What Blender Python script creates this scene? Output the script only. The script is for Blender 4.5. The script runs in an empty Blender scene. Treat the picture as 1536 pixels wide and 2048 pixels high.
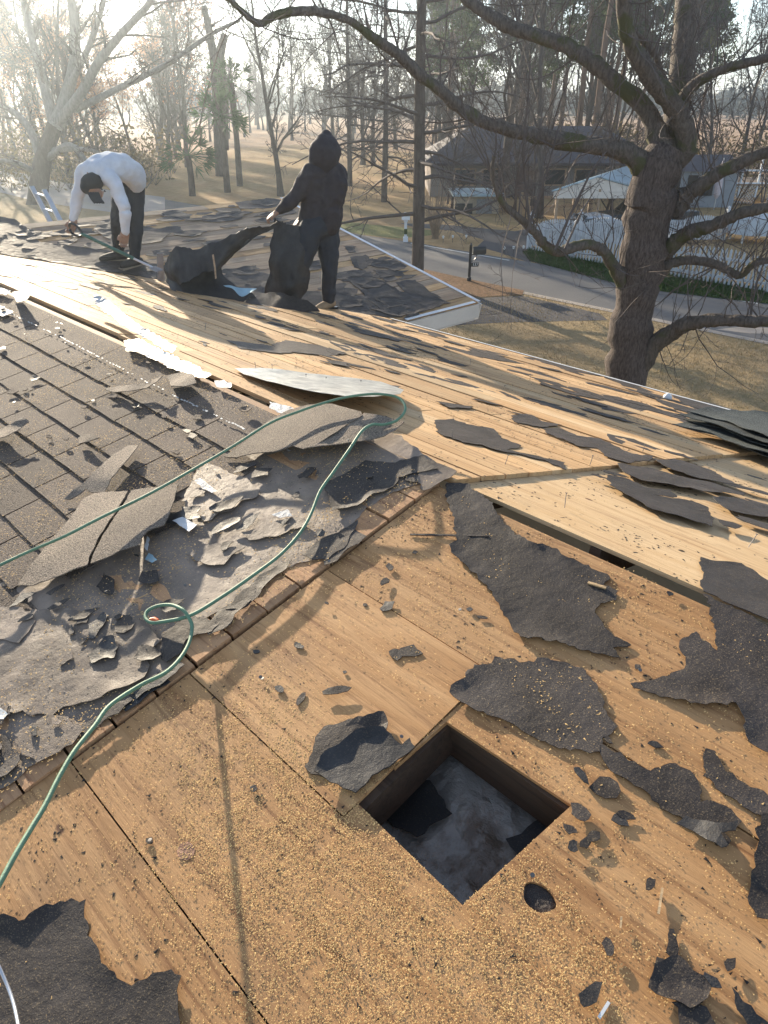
import bpy, math, random
import numpy as np
from mathutils import Vector, Matrix
from mathutils.geometry import delaunay_2d_cdt
R_ = math.radians
scene = bpy.context.scene
COL = scene.collection

# ------------------------------------------------------------------ camera
CAM_Z = 5.2
F_PX = 1479.0
PITCH = math.atan((1024 - 195) / F_PX)
cam_d = bpy.data.cameras.new('camera')
cam = bpy.data.objects.new('camera', cam_d)
COL.objects.link(cam)
cam.location = (0, 0, CAM_Z)
cam.rotation_euler = (math.pi / 2 - PITCH, 0, 0)
cam_d.sensor_fit = 'VERTICAL'
cam_d.sensor_height = 36.0
cam_d.lens = 36.0 * F_PX / 2048.0
cam_d.clip_start = 0.05
cam_d.clip_end = 3000
scene.camera = cam
scene.render.resolution_x = 768
scene.render.resolution_y = 1024

# ------------------------------------------------------------------ light
SUN_AZ, SUN_EL = R_(-28), R_(13.5)          # azimuth from +Y towards +X
world = bpy.data.worlds.new('World')
scene.world = world
world.use_nodes = True
wn = world.node_tree.nodes
bg = wn['Background']
sky = wn.new('ShaderNodeTexSky')
sky.sky_type = 'NISHITA'
sky.sun_disc = False
sky.sun_elevation = SUN_EL
sky.sun_rotation = SUN_AZ
sky.air_density = 1.0
sky.dust_density = 0.25
sky.ozone_density = 2.2
hs = wn.new('ShaderNodeHueSaturation')
hs.inputs['Saturation'].default_value = 0.62
world.node_tree.links.new(sky.outputs[0], hs.inputs['Color'])
tn = wn.new('ShaderNodeMix'); tn.data_type = 'RGBA'; tn.blend_type = 'MULTIPLY'; tn.inputs[0].default_value = 1
tn.inputs[7].default_value = (0.95, 0.98, 1.04, 1)
world.node_tree.links.new(hs.outputs[0], tn.inputs[6])
world.node_tree.links.new(tn.outputs[2], bg.inputs[0])
bg.inputs[1].default_value = 0.115
sun_d = bpy.data.lights.new('sun', 'SUN')
sun_d.energy = 5.0
sun_d.angle = R_(0.6)
sun_d.color = (1.0, 0.85, 0.64)
sun = bpy.data.objects.new('sun', sun_d)
COL.objects.link(sun)
sdir = Vector((math.sin(SUN_AZ) * math.cos(SUN_EL), math.cos(SUN_AZ) * math.cos(SUN_EL), math.sin(SUN_EL)))
sun.rotation_euler = sdir.to_track_quat('Z', 'Y').to_euler()
sun.location = (-20, 40, 30)
vs = scene.view_settings
scene.display_settings.display_device = 'sRGB'
vs.view_transform = 'Standard'
vs.look = 'None'
vs.gamma = 1
vs.use_curve_mapping = False
vs.exposure = 1.38

# ------------------------------------------------------------------ helpers
rng = np.random.default_rng(11)
rnd = random.Random(5)

def ray(x, y):
    u = (x - 768) / F_PX
    v = (1024 - y) / F_PX
    return np.array([u, math.cos(PITCH) + v * math.sin(PITCH), -math.sin(PITCH) + v * math.cos(PITCH)])
CAM = np.array([0, 0, CAM_Z])
def at(x, y, Y):
    d = ray(x, y)
    return CAM + d * (Y / d[1])
def gnd(x, y, z=0.0):
    d = ray(x, y)
    return CAM + d * ((z - CAM_Z) / d[2])

AZ = R_(-43.8)
rv = np.array([math.sin(AZ), math.cos(AZ), 0.0])     # along the main ridge, away
pv = np.array([math.cos(AZ), -math.sin(AZ), 0.0])    # across it, towards the street
TP = R_(12.5)
O3 = np.array([-0.388, 3.189, 3.9])
zv = np.array([0, 0, 1.0])
def L(a, s, z=0.0):
    return np.array([O3[0], O3[1], 0]) + rv * a + pv * s + zv * z

class Slope:
    def __init__(self, o, X, Y):
        self.o = np.array(o, float); self.X = X; self.Y = Y
        self.Z = np.cross(X, Y)
        self.M = Matrix(((X[0], Y[0], self.Z[0], self.o[0]), (X[1], Y[1], self.Z[1], self.o[1]),
                         (X[2], Y[2], self.Z[2], self.o[2]), (0, 0, 0, 1)))
    def px(self, x, y, n=0.0):
        d = ray(x, y)
        o = self.o + self.Z * n
        q = CAM + d * (((o - CAM) @ self.Z) / (d @ self.Z)) - o
        return q @ self.X, q @ self.Y
    def w(self, u, v, n=0.0):
        return self.o + self.X * u + self.Y * v + self.Z * n
cT, sT = math.cos(TP), math.sin(TP)
SA = Slope(O3, -rv, pv * cT + zv * sT)
SL = Slope(O3 - SA.Z * 0.016, -rv, pv * cT + zv * sT)     # plank-decked part of the same slope, a touch lower
SB = Slope(O3, rv, -pv * cT + zv * sT)
A_W = 6.84                                           # where the wing's ridge meets the main ridge
OW = L(A_W, 0, 3.9)
SC = Slope(OW, pv, rv * cT + zv * sT)
SD = Slope(OW, -pv, -rv * cT + zv * sT)

def tag(o, label=None, cat=None, group=None, kind=None):
    if label: o['label'] = label
    if cat: o['category'] = cat
    if group: o['group'] = group
    if kind: o['kind'] = kind
    return o
def link(name, me, mat=None, parent=None, M=None):
    o = bpy.data.objects.new(name, me)
    COL.objects.link(o)
    if mat is not None and len(me.materials) == 0:
        for m in (mat if isinstance(mat, (list, tuple)) else [mat]):
            me.materials.append(m)
    if parent is not None: o.parent = parent
    if M is not None: o.matrix_basis = M
    return o
def empty(name, loc=(0, 0, 0), rz=0.0):
    o = bpy.data.objects.new(name, None)
    COL.objects.link(o)
    o.location = loc
    o.rotation_euler = (0, 0, rz)
    o.empty_display_size = 0.3
    return o
def mesh(verts, faces, smooth=False, name='m'):
    me = bpy.data.meshes.new(name)
    if isinstance(verts, np.ndarray): verts = verts.tolist()
    if isinstance(faces, np.ndarray): faces = faces.tolist()
    me.from_pydata(verts, [], faces)
    me.update()
    if smooth:
        me.polygons.foreach_set('use_smooth', [True] * len(me.polygons))
        me.set_sharp_from_angle(angle=R_(55))
    return me

class MB:
    """collects shapes into one mesh"""
    def __init__(self): self.v = []; self.f = []; self.n = 0
    def add(self, v, f):
        v = np.asarray(v, float)
        self.v.append(v)
        self.f.extend([tuple(int(i) + self.n for i in q) for q in f])
        self.n += len(v)
        return self
    def box(self, c, s, rot=None):
        c = np.array(c, float); h = np.array(s, float) / 2
        v = np.array([[x, y, z] for x in (-1, 1) for y in (-1, 1) for z in (-1, 1)]) * h
        if rot is not None: v = v @ np.array(rot).T
        return self.add(v + c, [(0, 1, 3, 2), (4, 6, 7, 5), (0, 4, 5, 1), (2, 3, 7, 6), (0, 2, 6, 4), (1, 5, 7, 3)])
    def bar(self, a, b, w, t, up=(0, 0, 1)):
        a = np.array(a, float); b = np.array(b, float); d = b - a; Ln = np.linalg.norm(d); d = d / Ln
        u = np.array(up, float); sd = np.cross(d, u)
        if np.linalg.norm(sd) < 1e-4: sd = np.cross(d, [1, 0, 0])
        sd /= np.linalg.norm(sd); u = np.cross(sd, d)
        rot = np.stack([d, sd, u], axis=1)
        return self.box((a + b) / 2, (Ln, w, t), rot)
    def tube(self, pts, rad, sides=6, cap=True):
        v, f = tube(pts, rad, sides, cap)
        return self.add(v, f)
    def prism(self, poly, z0, z1):
        n = len(poly)
        v = [(x, y, z0) for x, y in poly] + [(x, y, z1) for x, y in poly]
        f = [tuple(range(n))[::-1], tuple(range(n, 2 * n))] + [(i, (i + 1) % n, (i + 1) % n + n, i + n) for i in range(n)]
        return self.add(v, f)
    def lathe(self, prof, c=(0, 0, 0), sides=12):
        v = []; f = []
        for r, z in prof:
            for k in range(sides):
                t = 2 * math.pi * k / sides
                v.append((c[0] + r * math.cos(t), c[1] + r * math.sin(t), c[2] + z))
        for i in range(len(prof) - 1):
            for k in range(sides):
                k2 = (k + 1) % sides
                f.append((i * sides + k, i * sides + k2, (i + 1) * sides + k2, (i + 1) * sides + k))
        return self.add(v, f)
    def mesh(self, smooth=False):
        return mesh(np.concatenate(self.v) if self.v else [], self.f, smooth)
    def build(self, name, mat, parent=None, smooth=False, M=None):
        return link(name, self.mesh(smooth), mat, parent, M)

def tube(pts, rad, sides=6, cap=True):
    pts = np.asarray(pts, float); n = len(pts)
    rad = np.broadcast_to(np.asarray(rad, float), (n,))
    d = np.gradient(pts, axis=0)
    d /= np.linalg.norm(d, axis=1)[:, None] + 1e-12
    ref = np.array([0.0, 0, 1]) if abs(d[:, 2]).mean() < 0.8 else np.array([1.0, 0, 0])
    s = np.cross(d, ref); s /= np.linalg.norm(s, axis=1)[:, None] + 1e-12
    t = np.cross(s, d)
    ang = np.arange(sides) * 2 * math.pi / sides
    v = (pts[:, None, :] + rad[:, None, None] * (np.cos(ang)[None, :, None] * s[:, None, :] + np.sin(ang)[None, :, None] * t[:, None, :])).reshape(-1, 3)
    i = np.arange(n - 1)[:, None] * sides; k = np.arange(sides)[None, :]; k2 = (k + 1) % sides
    f = np.stack([i + k, i + k2, i + sides + k2, i + sides + k], axis=-1).reshape(-1, 4).tolist()
    if cap:
        f.append(list(range(sides))[::-1]); f.append(list(range((n - 1) * sides, n * sides)))
    return v, f

def smoothline(pts, n=8):
    """Catmull-Rom through pts (k-dim)"""
    P = np.asarray(pts, float); m = len(P)
    Q = np.vstack([2 * P[0] - P[1], P, 2 * P[-1] - P[-2]])
    out = []
    for i in range(m - 1):
        p0, p1, p2, p3 = Q[i:i + 4]
        for t in np.linspace(0, 1, n, endpoint=False):
            out.append(0.5 * ((2 * p1) + (-p0 + p2) * t + (2 * p0 - 5 * p1 + 4 * p2 - p3) * t * t + (-p0 + 3 * p1 - 3 * p2 + p3) * t ** 3))
    out.append(P[-1])
    return np.array(out)

# value noise in the plane
_perm = rng.random((256, 256))
def vnoise(x, y, sc=1.0, seed=0):
    x = np.asarray(x) * sc + seed * 17.3; y = np.asarray(y) * sc + seed * 9.1
    xi = np.floor(x).astype(int); yi = np.floor(y).astype(int)
    fx = x - xi; fy = y - yi
    fx = fx * fx * (3 - 2 * fx); fy = fy * fy * (3 - 2 * fy)
    g = lambda a, b: _perm[a & 255, b & 255]
    return (g(xi, yi) * (1 - fx) + g(xi + 1, yi) * fx) * (1 - fy) + (g(xi, yi + 1) * (1 - fx) + g(xi + 1, yi + 1) * fx) * fy
def fbm(x, y, sc=1.0, seed=0, o=4):
    s = 0; a = 1; t = 0
    for k in range(o):
        s = s + a * vnoise(x, y, sc * 2 ** k, seed + k * 3); t += a; a *= 0.5
    return s / t - 0.5

def ragged(poly, step, amp, seed=0):
    """resample a closed polygon and make the edge torn"""
    P = np.asarray(poly, float); out = []
    r = np.random.default_rng(seed)
    for i in range(len(P)):
        a = P[i]; b = P[(i + 1) % len(P)]
        Ln = np.linalg.norm(b - a); k = max(1, int(Ln / step))
        nrm = np.array([-(b - a)[1], (b - a)[0]]) / (Ln + 1e-9)
        for j in range(k):
            t = j / k
            q = a + (b - a) * t
            w = amp * min(1, Ln / (4 * step))
            q = q + nrm * w * (2 * fbm(q[0], q[1], 0.35 / step, seed % 50) + 0.9 * r.uniform(-.5, .5)) * (0.5 if j == 0 else 1)
            out.append(q)
    return np.array(out)

def inpoly(P, x, y):
    x = np.asarray(x); y = np.asarray(y); c = np.zeros(x.shape, bool)
    n = len(P); j = n - 1
    for i in range(n):
        xi, yi = P[i]; xj, yj = P[j]
        if yi != yj:
            c ^= ((yi > y) != (yj > y)) & (x < (xj - xi) * (y - yi) / (yj - yi) + xi)
        j = i
    return c
def dist_edge(P, pts):
    a = P; b = np.roll(P, -1, axis=0)
    ab = b - a
    d = np.full(len(pts), 1e9)
    for i in range(len(a)):
        t = ((pts - a[i]) @ ab[i]) / (ab[i] @ ab[i] + 1e-12)
        t = np.clip(t, 0, 1)
        q = a[i] + t[:, None] * ab[i]
        d = np.minimum(d, np.linalg.norm(pts - q, axis=1))
    return d

def tri_poly(P, step, holes=(), seed=0, grid=True):
    r = np.random.default_rng(seed)
    loops = [P] + [np.asarray(h) for h in holes]
    pts = []; edges = []
    for lp in loops:
        b = len(pts)
        pts += [tuple(q) for q in lp]
        edges += [(b + i, b + (i + 1) % len(lp)) for i in range(len(lp))]
    if grid:
        mn = P.min(0); mx = P.max(0)
        gx, gy = np.meshgrid(np.arange(mn[0], mx[0], step), np.arange(mn[1], mx[1], step))
        g = np.stack([gx.ravel(), gy.ravel()], 1) + r.uniform(-.3, .3, (gx.size, 2)) * step
        if len(g):
            k = inpoly(P, g[:, 0], g[:, 1])
            for h in holes: k &= ~inpoly(np.asarray(h), g[:, 0], g[:, 1])
            g = g[k]
            if len(g):
                dd = np.min([dist_edge(lp, g) for lp in loops], axis=0)
                g = g[dd > step * 0.35]
                pts += [tuple(q) for q in g]
    v, e, f, *_ = delaunay_2d_cdt([Vector(q) for q in pts], edges, [], 1, 1e-6)
    V = np.array([[q.x, q.y] for q in v])
    F = []
    for t in f:
        a, b, c = V[t[0]], V[t[1]], V[t[2]]
        m_ = (a + b + c) / 3
        if any(inpoly(np.asarray(h), m_[:1], m_[1:])[0] for h in holes): continue
        cr = (b[0] - a[0]) * (c[1] - a[1]) - (b[1] - a[1]) * (c[0] - a[0])
        F.append(tuple(t) if cr > 0 else tuple(t)[::-1])
    return V, F

def thicken(V3, F, th):
    """V3 top vertices, faces CCW from above, adds underside + rim"""
    n = len(V3)
    bot = V3.copy(); bot[:, 2] -= th
    es = set()
    for t in F:
        for i in range(len(t)): es.add((t[i], t[(i + 1) % len(t)]))
    rim = [(b, a, a + n, b + n) for a, b in es if (b, a) not in es]
    return np.vstack([V3, bot]), list(F) + [tuple(i + n for i in t)[::-1] for t in F] + rim

def sheet(name, S, poly, base=0.0, th=0.003, step=0.05, bump=0.004, curl=0.0, curlw=0.04, rag=(0.02, 0.012),
          mat=None, parent=None, seed=1, ctrl=None, holes=(), px=True, wr=0.0, smooth=False, bsc=6.0):
    """torn sheet lying on slope S. poly in photo measurements (px) or slope coordinates; ctrl = [(x, y, height)]"""
    P = np.array([S.px(*q) for q in poly]) if px else np.array(poly, float)
    if rag: P = ragged(P, rag[0], rag[1], seed)
    c = P.mean(0)
    V, F = tri_poly(P, step, [np.array([S.px(*q) for q in h]) if px else np.array(h) for h in holes], seed)
    if len(F) == 0: return None
    h = np.full(len(V), float(base))
    if bump: h = h + bump * (fbm(V[:, 0], V[:, 1], bsc, seed % 40) + 0.35)
    if wr: h = h + wr * np.abs(np.sin(V[:, 0] * 14 + V[:, 1] * 30 + 9 * fbm(V[:, 0], V[:, 1], 3, seed)))
    if curl:
        d = dist_edge(P, V)
        e = np.clip(1 - d / curlw, 0, 1) ** 2
        h = h + curl * e * np.clip(0.2 + 2.2 * fbm(V[:, 0], V[:, 1], 4, seed % 31 + 3), 0, 2)
    if ctrl is not None:
        C = np.array([list(S.px(q[0], q[1])) + [q[2]] for q in ctrl]) if px else np.array(ctrl, float)
        d2 = ((V[:, None, :] - C[None, :, :2]) ** 2).sum(-1) + 1e-5
        w = 1 / d2 ** 1.6
        lift = (w * C[:, 2]).sum(1) / w.sum(1)
        if len(C) >= 7:             # smooth bending: quadratic through the measured heights
            m0 = C[:, :2].mean(0); sc_ = C[:, :2].std(0) + 1e-6
            q_ = lambda p: np.stack([np.ones(len(p)), *((p - m0) / sc_).T, *(((p - m0) / sc_) ** 2).T, ((p - m0) / sc_).prod(1)], 1)
            K = q_(C[:, :2]); co_ = np.linalg.solve(K.T @ K + 0.15 * np.eye(6), K.T @ C[:, 2])
            lift = 0.25 * lift + 0.75 * np.maximum(q_(V) @ co_, 0)
        h = h + lift
        if px:                      # keep what stands higher where it was measured
            W = S.o + V[:, :1] * S.X + V[:, 1:] * S.Y
            k = ((CAM - W) @ S.Z)
            W2 = W + (CAM - W) * (lift / k)[:, None]
            V = np.stack([(W2 - S.o) @ S.X, (W2 - S.o) @ S.Y], 1)
    V3 = np.column_stack([V - c, h])
    v, f = thicken(V3, F, th)
    me = mesh(v, f, smooth)
    return link(name, me, mat, parent, S.M @ Matrix.Translation((c[0], c[1], 0)))

# ------------------------------------------------------------------ materials
class NT:
    def __init__(self, name):
        self.m = bpy.data.materials.new(name); self.m.use_nodes = True
        self.t = self.m.node_tree; self.n = self.t.nodes; self.l = self.t.links
        self.b = self.n['Principled BSDF']
        self.co = self.n.new('ShaderNodeTexCoord')
        self.oi = self.n.new('ShaderNodeObjectInfo')
    def inp(self, node, i, v):
        if hasattr(v, 'links'): self.l.new(v, node.inputs[i])
        else: node.inputs[i].default_value = v
    def coords(self, scale=(1, 1, 1), world=False, offs=True):
        src = self.co.outputs['Object']
        if world:
            g = self.n.new('ShaderNodeNewGeometry'); src = g.outputs['Position']
        mp = self.n.new('ShaderNodeMapping')
        self.l.new(src, mp.inputs[0]); mp.inputs['Scale'].default_value = scale
        if offs and not world:
            mu = self.n.new('ShaderNodeMath'); mu.operation = 'MULTIPLY'
            self.l.new(self.oi.outputs['Random'], mu.inputs[0]); mu.inputs[1].default_value = 37.0
            cb = self.n.new('ShaderNodeCombineXYZ')
            for k in range(3): self.l.new(mu.outputs[0], cb.inputs[k])
            self.l.new(cb.outputs[0], mp.inputs['Location'])
        return mp.outputs[0]
    def noise(self, vec, scale=5, detail=4, rough=0.5, dist=0.0):
        k = self.n.new('ShaderNodeTexNoise'); self.l.new(vec, k.inputs['Vector'])
        k.inputs['Scale'].default_value = scale; k.inputs['Detail'].default_value = detail
        k.inputs['Roughness'].default_value = rough; k.inputs['Distortion'].default_value = dist
        return k.outputs['Fac']
    def voro(self, vec, scale=5, out='Distance', feat='F1'):
        k = self.n.new('ShaderNodeTexVoronoi'); k.feature = feat
        self.l.new(vec, k.inputs['Vector']); k.inputs['Scale'].default_value = scale
        return k.outputs[out]
    def ramp(self, fac, stops):
        k = self.n.new('ShaderNodeValToRGB'); self.l.new(fac, k.inputs[0])
        e = k.color_ramp.elements
        while len(e) > 1: e.remove(e[-1])
        for i, (p, c) in enumerate(stops):
            if i == 0: q = e[0]; q.position = p
            else: q = e.new(p)
            q.color = (*c, 1) if len(c) == 3 else c
        return k.outputs[0]
    def g(self, fac, a, b):
        return self.ramp(fac, [(a, (0, 0, 0)), (b, (1, 1, 1))])
    def mix(self, fac, a, b, mode='MIX'):
        k = self.n.new('ShaderNodeMix'); k.data_type = 'RGBA'; k.blend_type = mode
        self.inp(k, 0, fac)
        for i, v in ((6, a), (7, b)):
            if hasattr(v, 'links'): self.l.new(v, k.inputs[i])
            else: k.inputs[i].default_value = (*v, 1) if len(v) == 3 else v
        return k.outputs[2]
    def math(self, op, a, b=0.0):
        k = self.n.new('ShaderNodeMath'); k.operation = op
        self.inp(k, 0, a); self.inp(k, 1, b)
        return k.outputs[0]
    def out(self, col, rough=0.7, bump=None, bs=0.3, bd=0.01, metal=0.0, spec=0.5):
        self.l.new(col, self.b.inputs['Base Color']) if hasattr(col, 'links') else setattr(self.b.inputs['Base Color'], 'default_value', (*col, 1))
        self.inp(self.b, 'Roughness', rough)
        self.b.inputs['Metallic'].default_value = metal
        self.b.inputs['Specular IOR Level'].default_value = spec
        if bump is not None:
            k = self.n.new('ShaderNodeBump'); self.l.new(bump, k.inputs['Height'])
            k.inputs['Strength'].default_value = bs; k.inputs['Distance'].default_value = bd
            self.l.new(k.outputs[0], self.b.inputs['Normal'])
        return self.m
    def obj_tint(self, col, lo=0.8, hi=1.15):
        f = self.math('MULTIPLY_ADD', self.oi.outputs['Random'], hi - lo)
        f.node.inputs[2].default_value = lo
        cb = self.n.new('ShaderNodeCombineColor')
        for k in range(3): self.l.new(f, cb.inputs[k])
        return self.mix(1.0, col, cb.outputs[0], 'MULTIPLY')

def mat_wood(name, c1, c2, dark, gscale=(2.2, 45, 45), stain=0.5, bs=0.35, rough=0.72):
    t = NT(name)
    v = t.coords(gscale)
    gr = t.noise(v, 1.0, 5, 0.6, 0.6)
    v2 = t.coords((1.2, 9, 9))
    wide = t.noise(v2, 1.0, 3, 0.5, 1.2)
    col = t.mix(t.g(wide, 0.36, 0.64), c1, c2)
    col = t.mix(t.math('MULTIPLY', t.g(gr, 0.50, 0.70), 0.75), col, dark)
    # grey weather stains and dark pin marks
    vs_ = t.coords((1, 1, 1))
    st = t.noise(vs_, 3.2, 4, 0.55)
    col = t.mix(t.math('MULTIPLY', t.g(st, 0.55, 0.7), stain), col, tuple(x * 0.55 + 0.02 for x in c1))
    fl = t.coords((14, 60, 60))
    fleck = t.noise(fl, 2.0, 2, 0.5)
    col = t.mix(t.math('MULTIPLY', t.g(fleck, 0.67, 0.74), 0.4), col, (0.035, 0.022, 0.014))
    kn = t.voro(t.coords((1.1, 2.6, 1)), 2.3)
    col = t.mix(t.g(kn, 0.055, 0.035), col, (0.13, 0.055, 0.025))
    col = t.obj_tint(col, 0.8, 1.14)
    h = t.math('ADD', t.math('MULTIPLY', gr, -1.0), t.math('MULTIPLY', fleck, -0.4))
    return t.out(col, rough, h, bs, 0.006, spec=0.35)
M = {}
M['ply'] = mat_wood('plywood', (0.47, 0.245, 0.095), (0.58, 0.33, 0.145), (0.22, 0.095, 0.035), stain=0.5)
M['ply_pale'] = mat_wood('pale_plywood', (0.55, 0.365, 0.185), (0.62, 0.44, 0.245), (0.36, 0.21, 0.10), stain=0.2)
M['plank'] = mat_wood('plank_wood', (0.50, 0.30, 0.135), (0.60, 0.39, 0.195), (0.25, 0.125, 0.055), (1.6, 60, 60), stain=0.5)
M['plank_red'] = mat_wood('red_plank_wood', (0.46, 0.25, 0.12), (0.50, 0.29, 0.15), (0.22, 0.09, 0.04), (1.6, 60, 60), stain=0.4)
M['plank_grey'] = mat_wood('weathered_plank_wood', (0.36, 0.25, 0.16), (0.44, 0.32, 0.21), (0.16, 0.10, 0.06), (1.6, 60, 60), stain=0.6)
M['edge_wood'] = mat_wood('raw_edge_wood', (0.36, 0.19, 0.10), (0.42, 0.24, 0.13), (0.14, 0.06, 0.03), stain=0.3)
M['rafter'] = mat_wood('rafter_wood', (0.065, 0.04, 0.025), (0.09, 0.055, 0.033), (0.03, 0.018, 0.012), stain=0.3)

def mat_felt(name, c, rough=0.5, sp=0.5, dust=0.35, dustc=(0.40, 0.29, 0.16)):
    t = NT(name)
    v = t.coords((1, 1, 1))
    n1 = t.noise(v, 7, 5, 0.6); n2 = t.noise(v, 260, 2, 0.6); n3 = t.noise(v, 22, 4, 0.6)
    col = t.mix(t.g(n1, 0.35, 0.68), c, tuple(x * 1.7 + 0.01 for x in c))
    col = t.mix(t.math('MULTIPLY', t.g(n2, 0.57, 0.68), dust), col, dustc)
    col = t.obj_tint(col, 0.75, 1.25)
    r = t.math('ADD', t.math('MULTIPLY', n3, 0.3), rough - 0.15)
    h = t.math('ADD', t.math('MULTIPLY', n3, 1.0), t.math('MULTIPLY', n2, 0.25))
    return t.out(col, r, h, 0.5, 0.006, spec=sp)
M['felt'] = mat_felt('tar_paper', (0.029, 0.023, 0.020), 0.62, 0.3)
M['felt_pale'] = mat_felt('sun_glare_dusty_tar_paper', (0.15, 0.115, 0.088), 0.6, 0.3, 0.45)  # base colour lightened to stand for grazing sun, with dust flecks on top
M['felt_black'] = mat_felt('fresh_black_tar_paper', (0.018, 0.017, 0.017), 0.55, 0.35, 0.12)

def mat_shingle(name, c1, c2):
    t = NT(name)
    v = t.coords((1, 1, 1))
    n1 = t.noise(v, 3.0, 3, 0.5); n2 = t.noise(v, 420, 1, 0.5); n4 = t.noise(v, 170, 2, 0.6); n3 = t.noise(v, 30, 3, 0.6)
    col = t.mix(t.g(n1, 0.35, 0.65), c1, c2)
    col = t.mix(t.math('MULTIPLY', t.g(n2, 0.52, 0.64), 0.8), col, tuple(min(1, x * 3.4 + 0.06) for x in c1))
    col = t.mix(t.math('MULTIPLY', t.g(n4, 0.5, 0.36), 0.7), col, (0.012, 0.011, 0.010))
    col = t.obj_tint(col, 0.75, 1.25)
    h = t.math('ADD', t.math('MULTIPLY', n4, 1.0), t.math('MULTIPLY', n3, 0.35))
    return t.out(col, 0.85, h, 0.9, 0.005, spec=0.35)
M['shingle'] = mat_shingle('asphalt_shingle', (0.072, 0.052, 0.039), (0.108, 0.079, 0.057))
M['shingle_flap'] = mat_shingle('curled_asphalt_shingle', (0.135, 0.105, 0.078), (0.175, 0.138, 0.102))
M['shingle_green'] = mat_shingle('dark_asphalt_shingle', (0.035, 0.042, 0.040), (0.055, 0.06, 0.055))

def simple(name, c, rough=0.6, var=0.15, scale=8, metal=0.0, spec=0.5, bs=0.15, tint=None, world=False):
    t = NT(name)
    v = t.coords((1, 1, 1), world)
    n1 = t.noise(v, scale, 4, 0.6)
    col = t.mix(t.g(n1, 0.3, 0.7), tuple(x * (1 - var) for x in c), tuple(min(1, x * (1 + var)) for x in c))
    if tint: col = t.obj_tint(col, *tint)
    return t.out(col, rough, n1, bs, 0.01, metal, spec)
M['flash'] = simple('aluminium_flashing', (0.62, 0.60, 0.54), 0.38, 0.35, 14, 0.75, 0.5, 0.4)
M['sealant'] = simple('old_white_sealant', (0.50, 0.50, 0.49), 0.6, 0.4, 30, 0, 0.5, 0.6)
M['bluemetal'] = simple('pale_blue_metal', (0.34, 0.50, 0.56), 0.35, 0.2, 8, 0.5)
M['white'] = simple('white_paint', (0.70, 0.71, 0.70), 0.5, 0.08, 5)
M['fence_vinyl'] = simple('shade_toned_white_vinyl', (0.50, 0.53, 0.56), 0.5, 0.05, 3, tint=(0.85, 1.05))  # white vinyl darkened and blued to paint its backlit, shaded side
M['white_vinyl'] = simple('white_vinyl', (0.70, 0.72, 0.74), 0.4, 0.05, 3, tint=(0.93, 1.04))
M['cord'] = simple('green_cord', (0.12, 0.235, 0.145), 0.6, 0.12, 40)
M['orange'] = simple('orange_plastic', (0.75, 0.14, 0.03), 0.4, 0.1, 20)
M['black'] = simple('black_paint', (0.015, 0.017, 0.02), 0.35, 0.2, 10)
M['alu'] = simple('ladder_aluminium', (0.62, 0.64, 0.66), 0.35, 0.1, 10, 0.8)
M['nail'] = simple('galvanised_nail', (0.16, 0.15, 0.14), 0.6, 0.3, 50, 0.3)
M['pipe'] = simple('grey_vent_pipe', (0.30, 0.27, 0.25), 0.6, 0.2, 12)
M['rust'] = simple('rusty_red', (0.33, 0.09, 0.05), 0.7, 0.2, 20)
M['house_wall'] = simple('beige_siding', (0.45, 0.42, 0.36), 0.8, 0.08, 6)
M['fascia'] = simple('cream_fascia_paint', (0.62, 0.57, 0.50), 0.55, 0.08, 4)
M['glass'] = simple('dark_window_glass', (0.03, 0.035, 0.04), 0.08, 0.1, 2)
def mat_saw(name, c):
    t = NT(name)
    n = t.voro(t.coords((1, 1, 1), offs=False), 90, 'Color')
    col = t.mix(n, tuple(x * 0.7 for x in c), tuple(min(1, x * 1.25) for x in c))
    return t.out(col, 0.8, spec=0.3)
M['sawdust'] = mat_saw('sawdust', (0.84, 0.52, 0.21))
M['grit'] = mat_saw('dark_grit', (0.03, 0.025, 0.022))
M['insul'] = None
# ------------------------------------------------------------------ the house we stand on
house = empty('house', (O3[0], O3[1], 0))
tag(house, 'low house with its roof stripped to bare boards, the roof filling the foreground', 'house')
hM = Matrix.Translation((-O3[0], -O3[1], 0))       # lets children keep world-space matrices
def hlink(o):
    if o is not None:
        m = o.matrix_basis.copy(); o.parent = house; o.matrix_basis = hM @ m
    return o

def slab(name, S, poly, top, th, mat, holes=(), tilt=0.0, chip=0.0, seed=0):
    P = np.array(poly, float)
    if chip: P = ragged(P, 0.05, chip, seed)
    c = P.mean(0)
    V, F = tri_poly(P, 1, holes, 0, grid=False)
    V3 = np.column_stack([V - c, np.full(len(V), float(top)) + tilt * (V[:, 1] - c[1])])
    v, f = thicken(V3, F, th)
    return hlink(link(name, mesh(v, f), mat, None, S.M @ Matrix.Translation((c[0], c[1], 0))))

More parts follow.
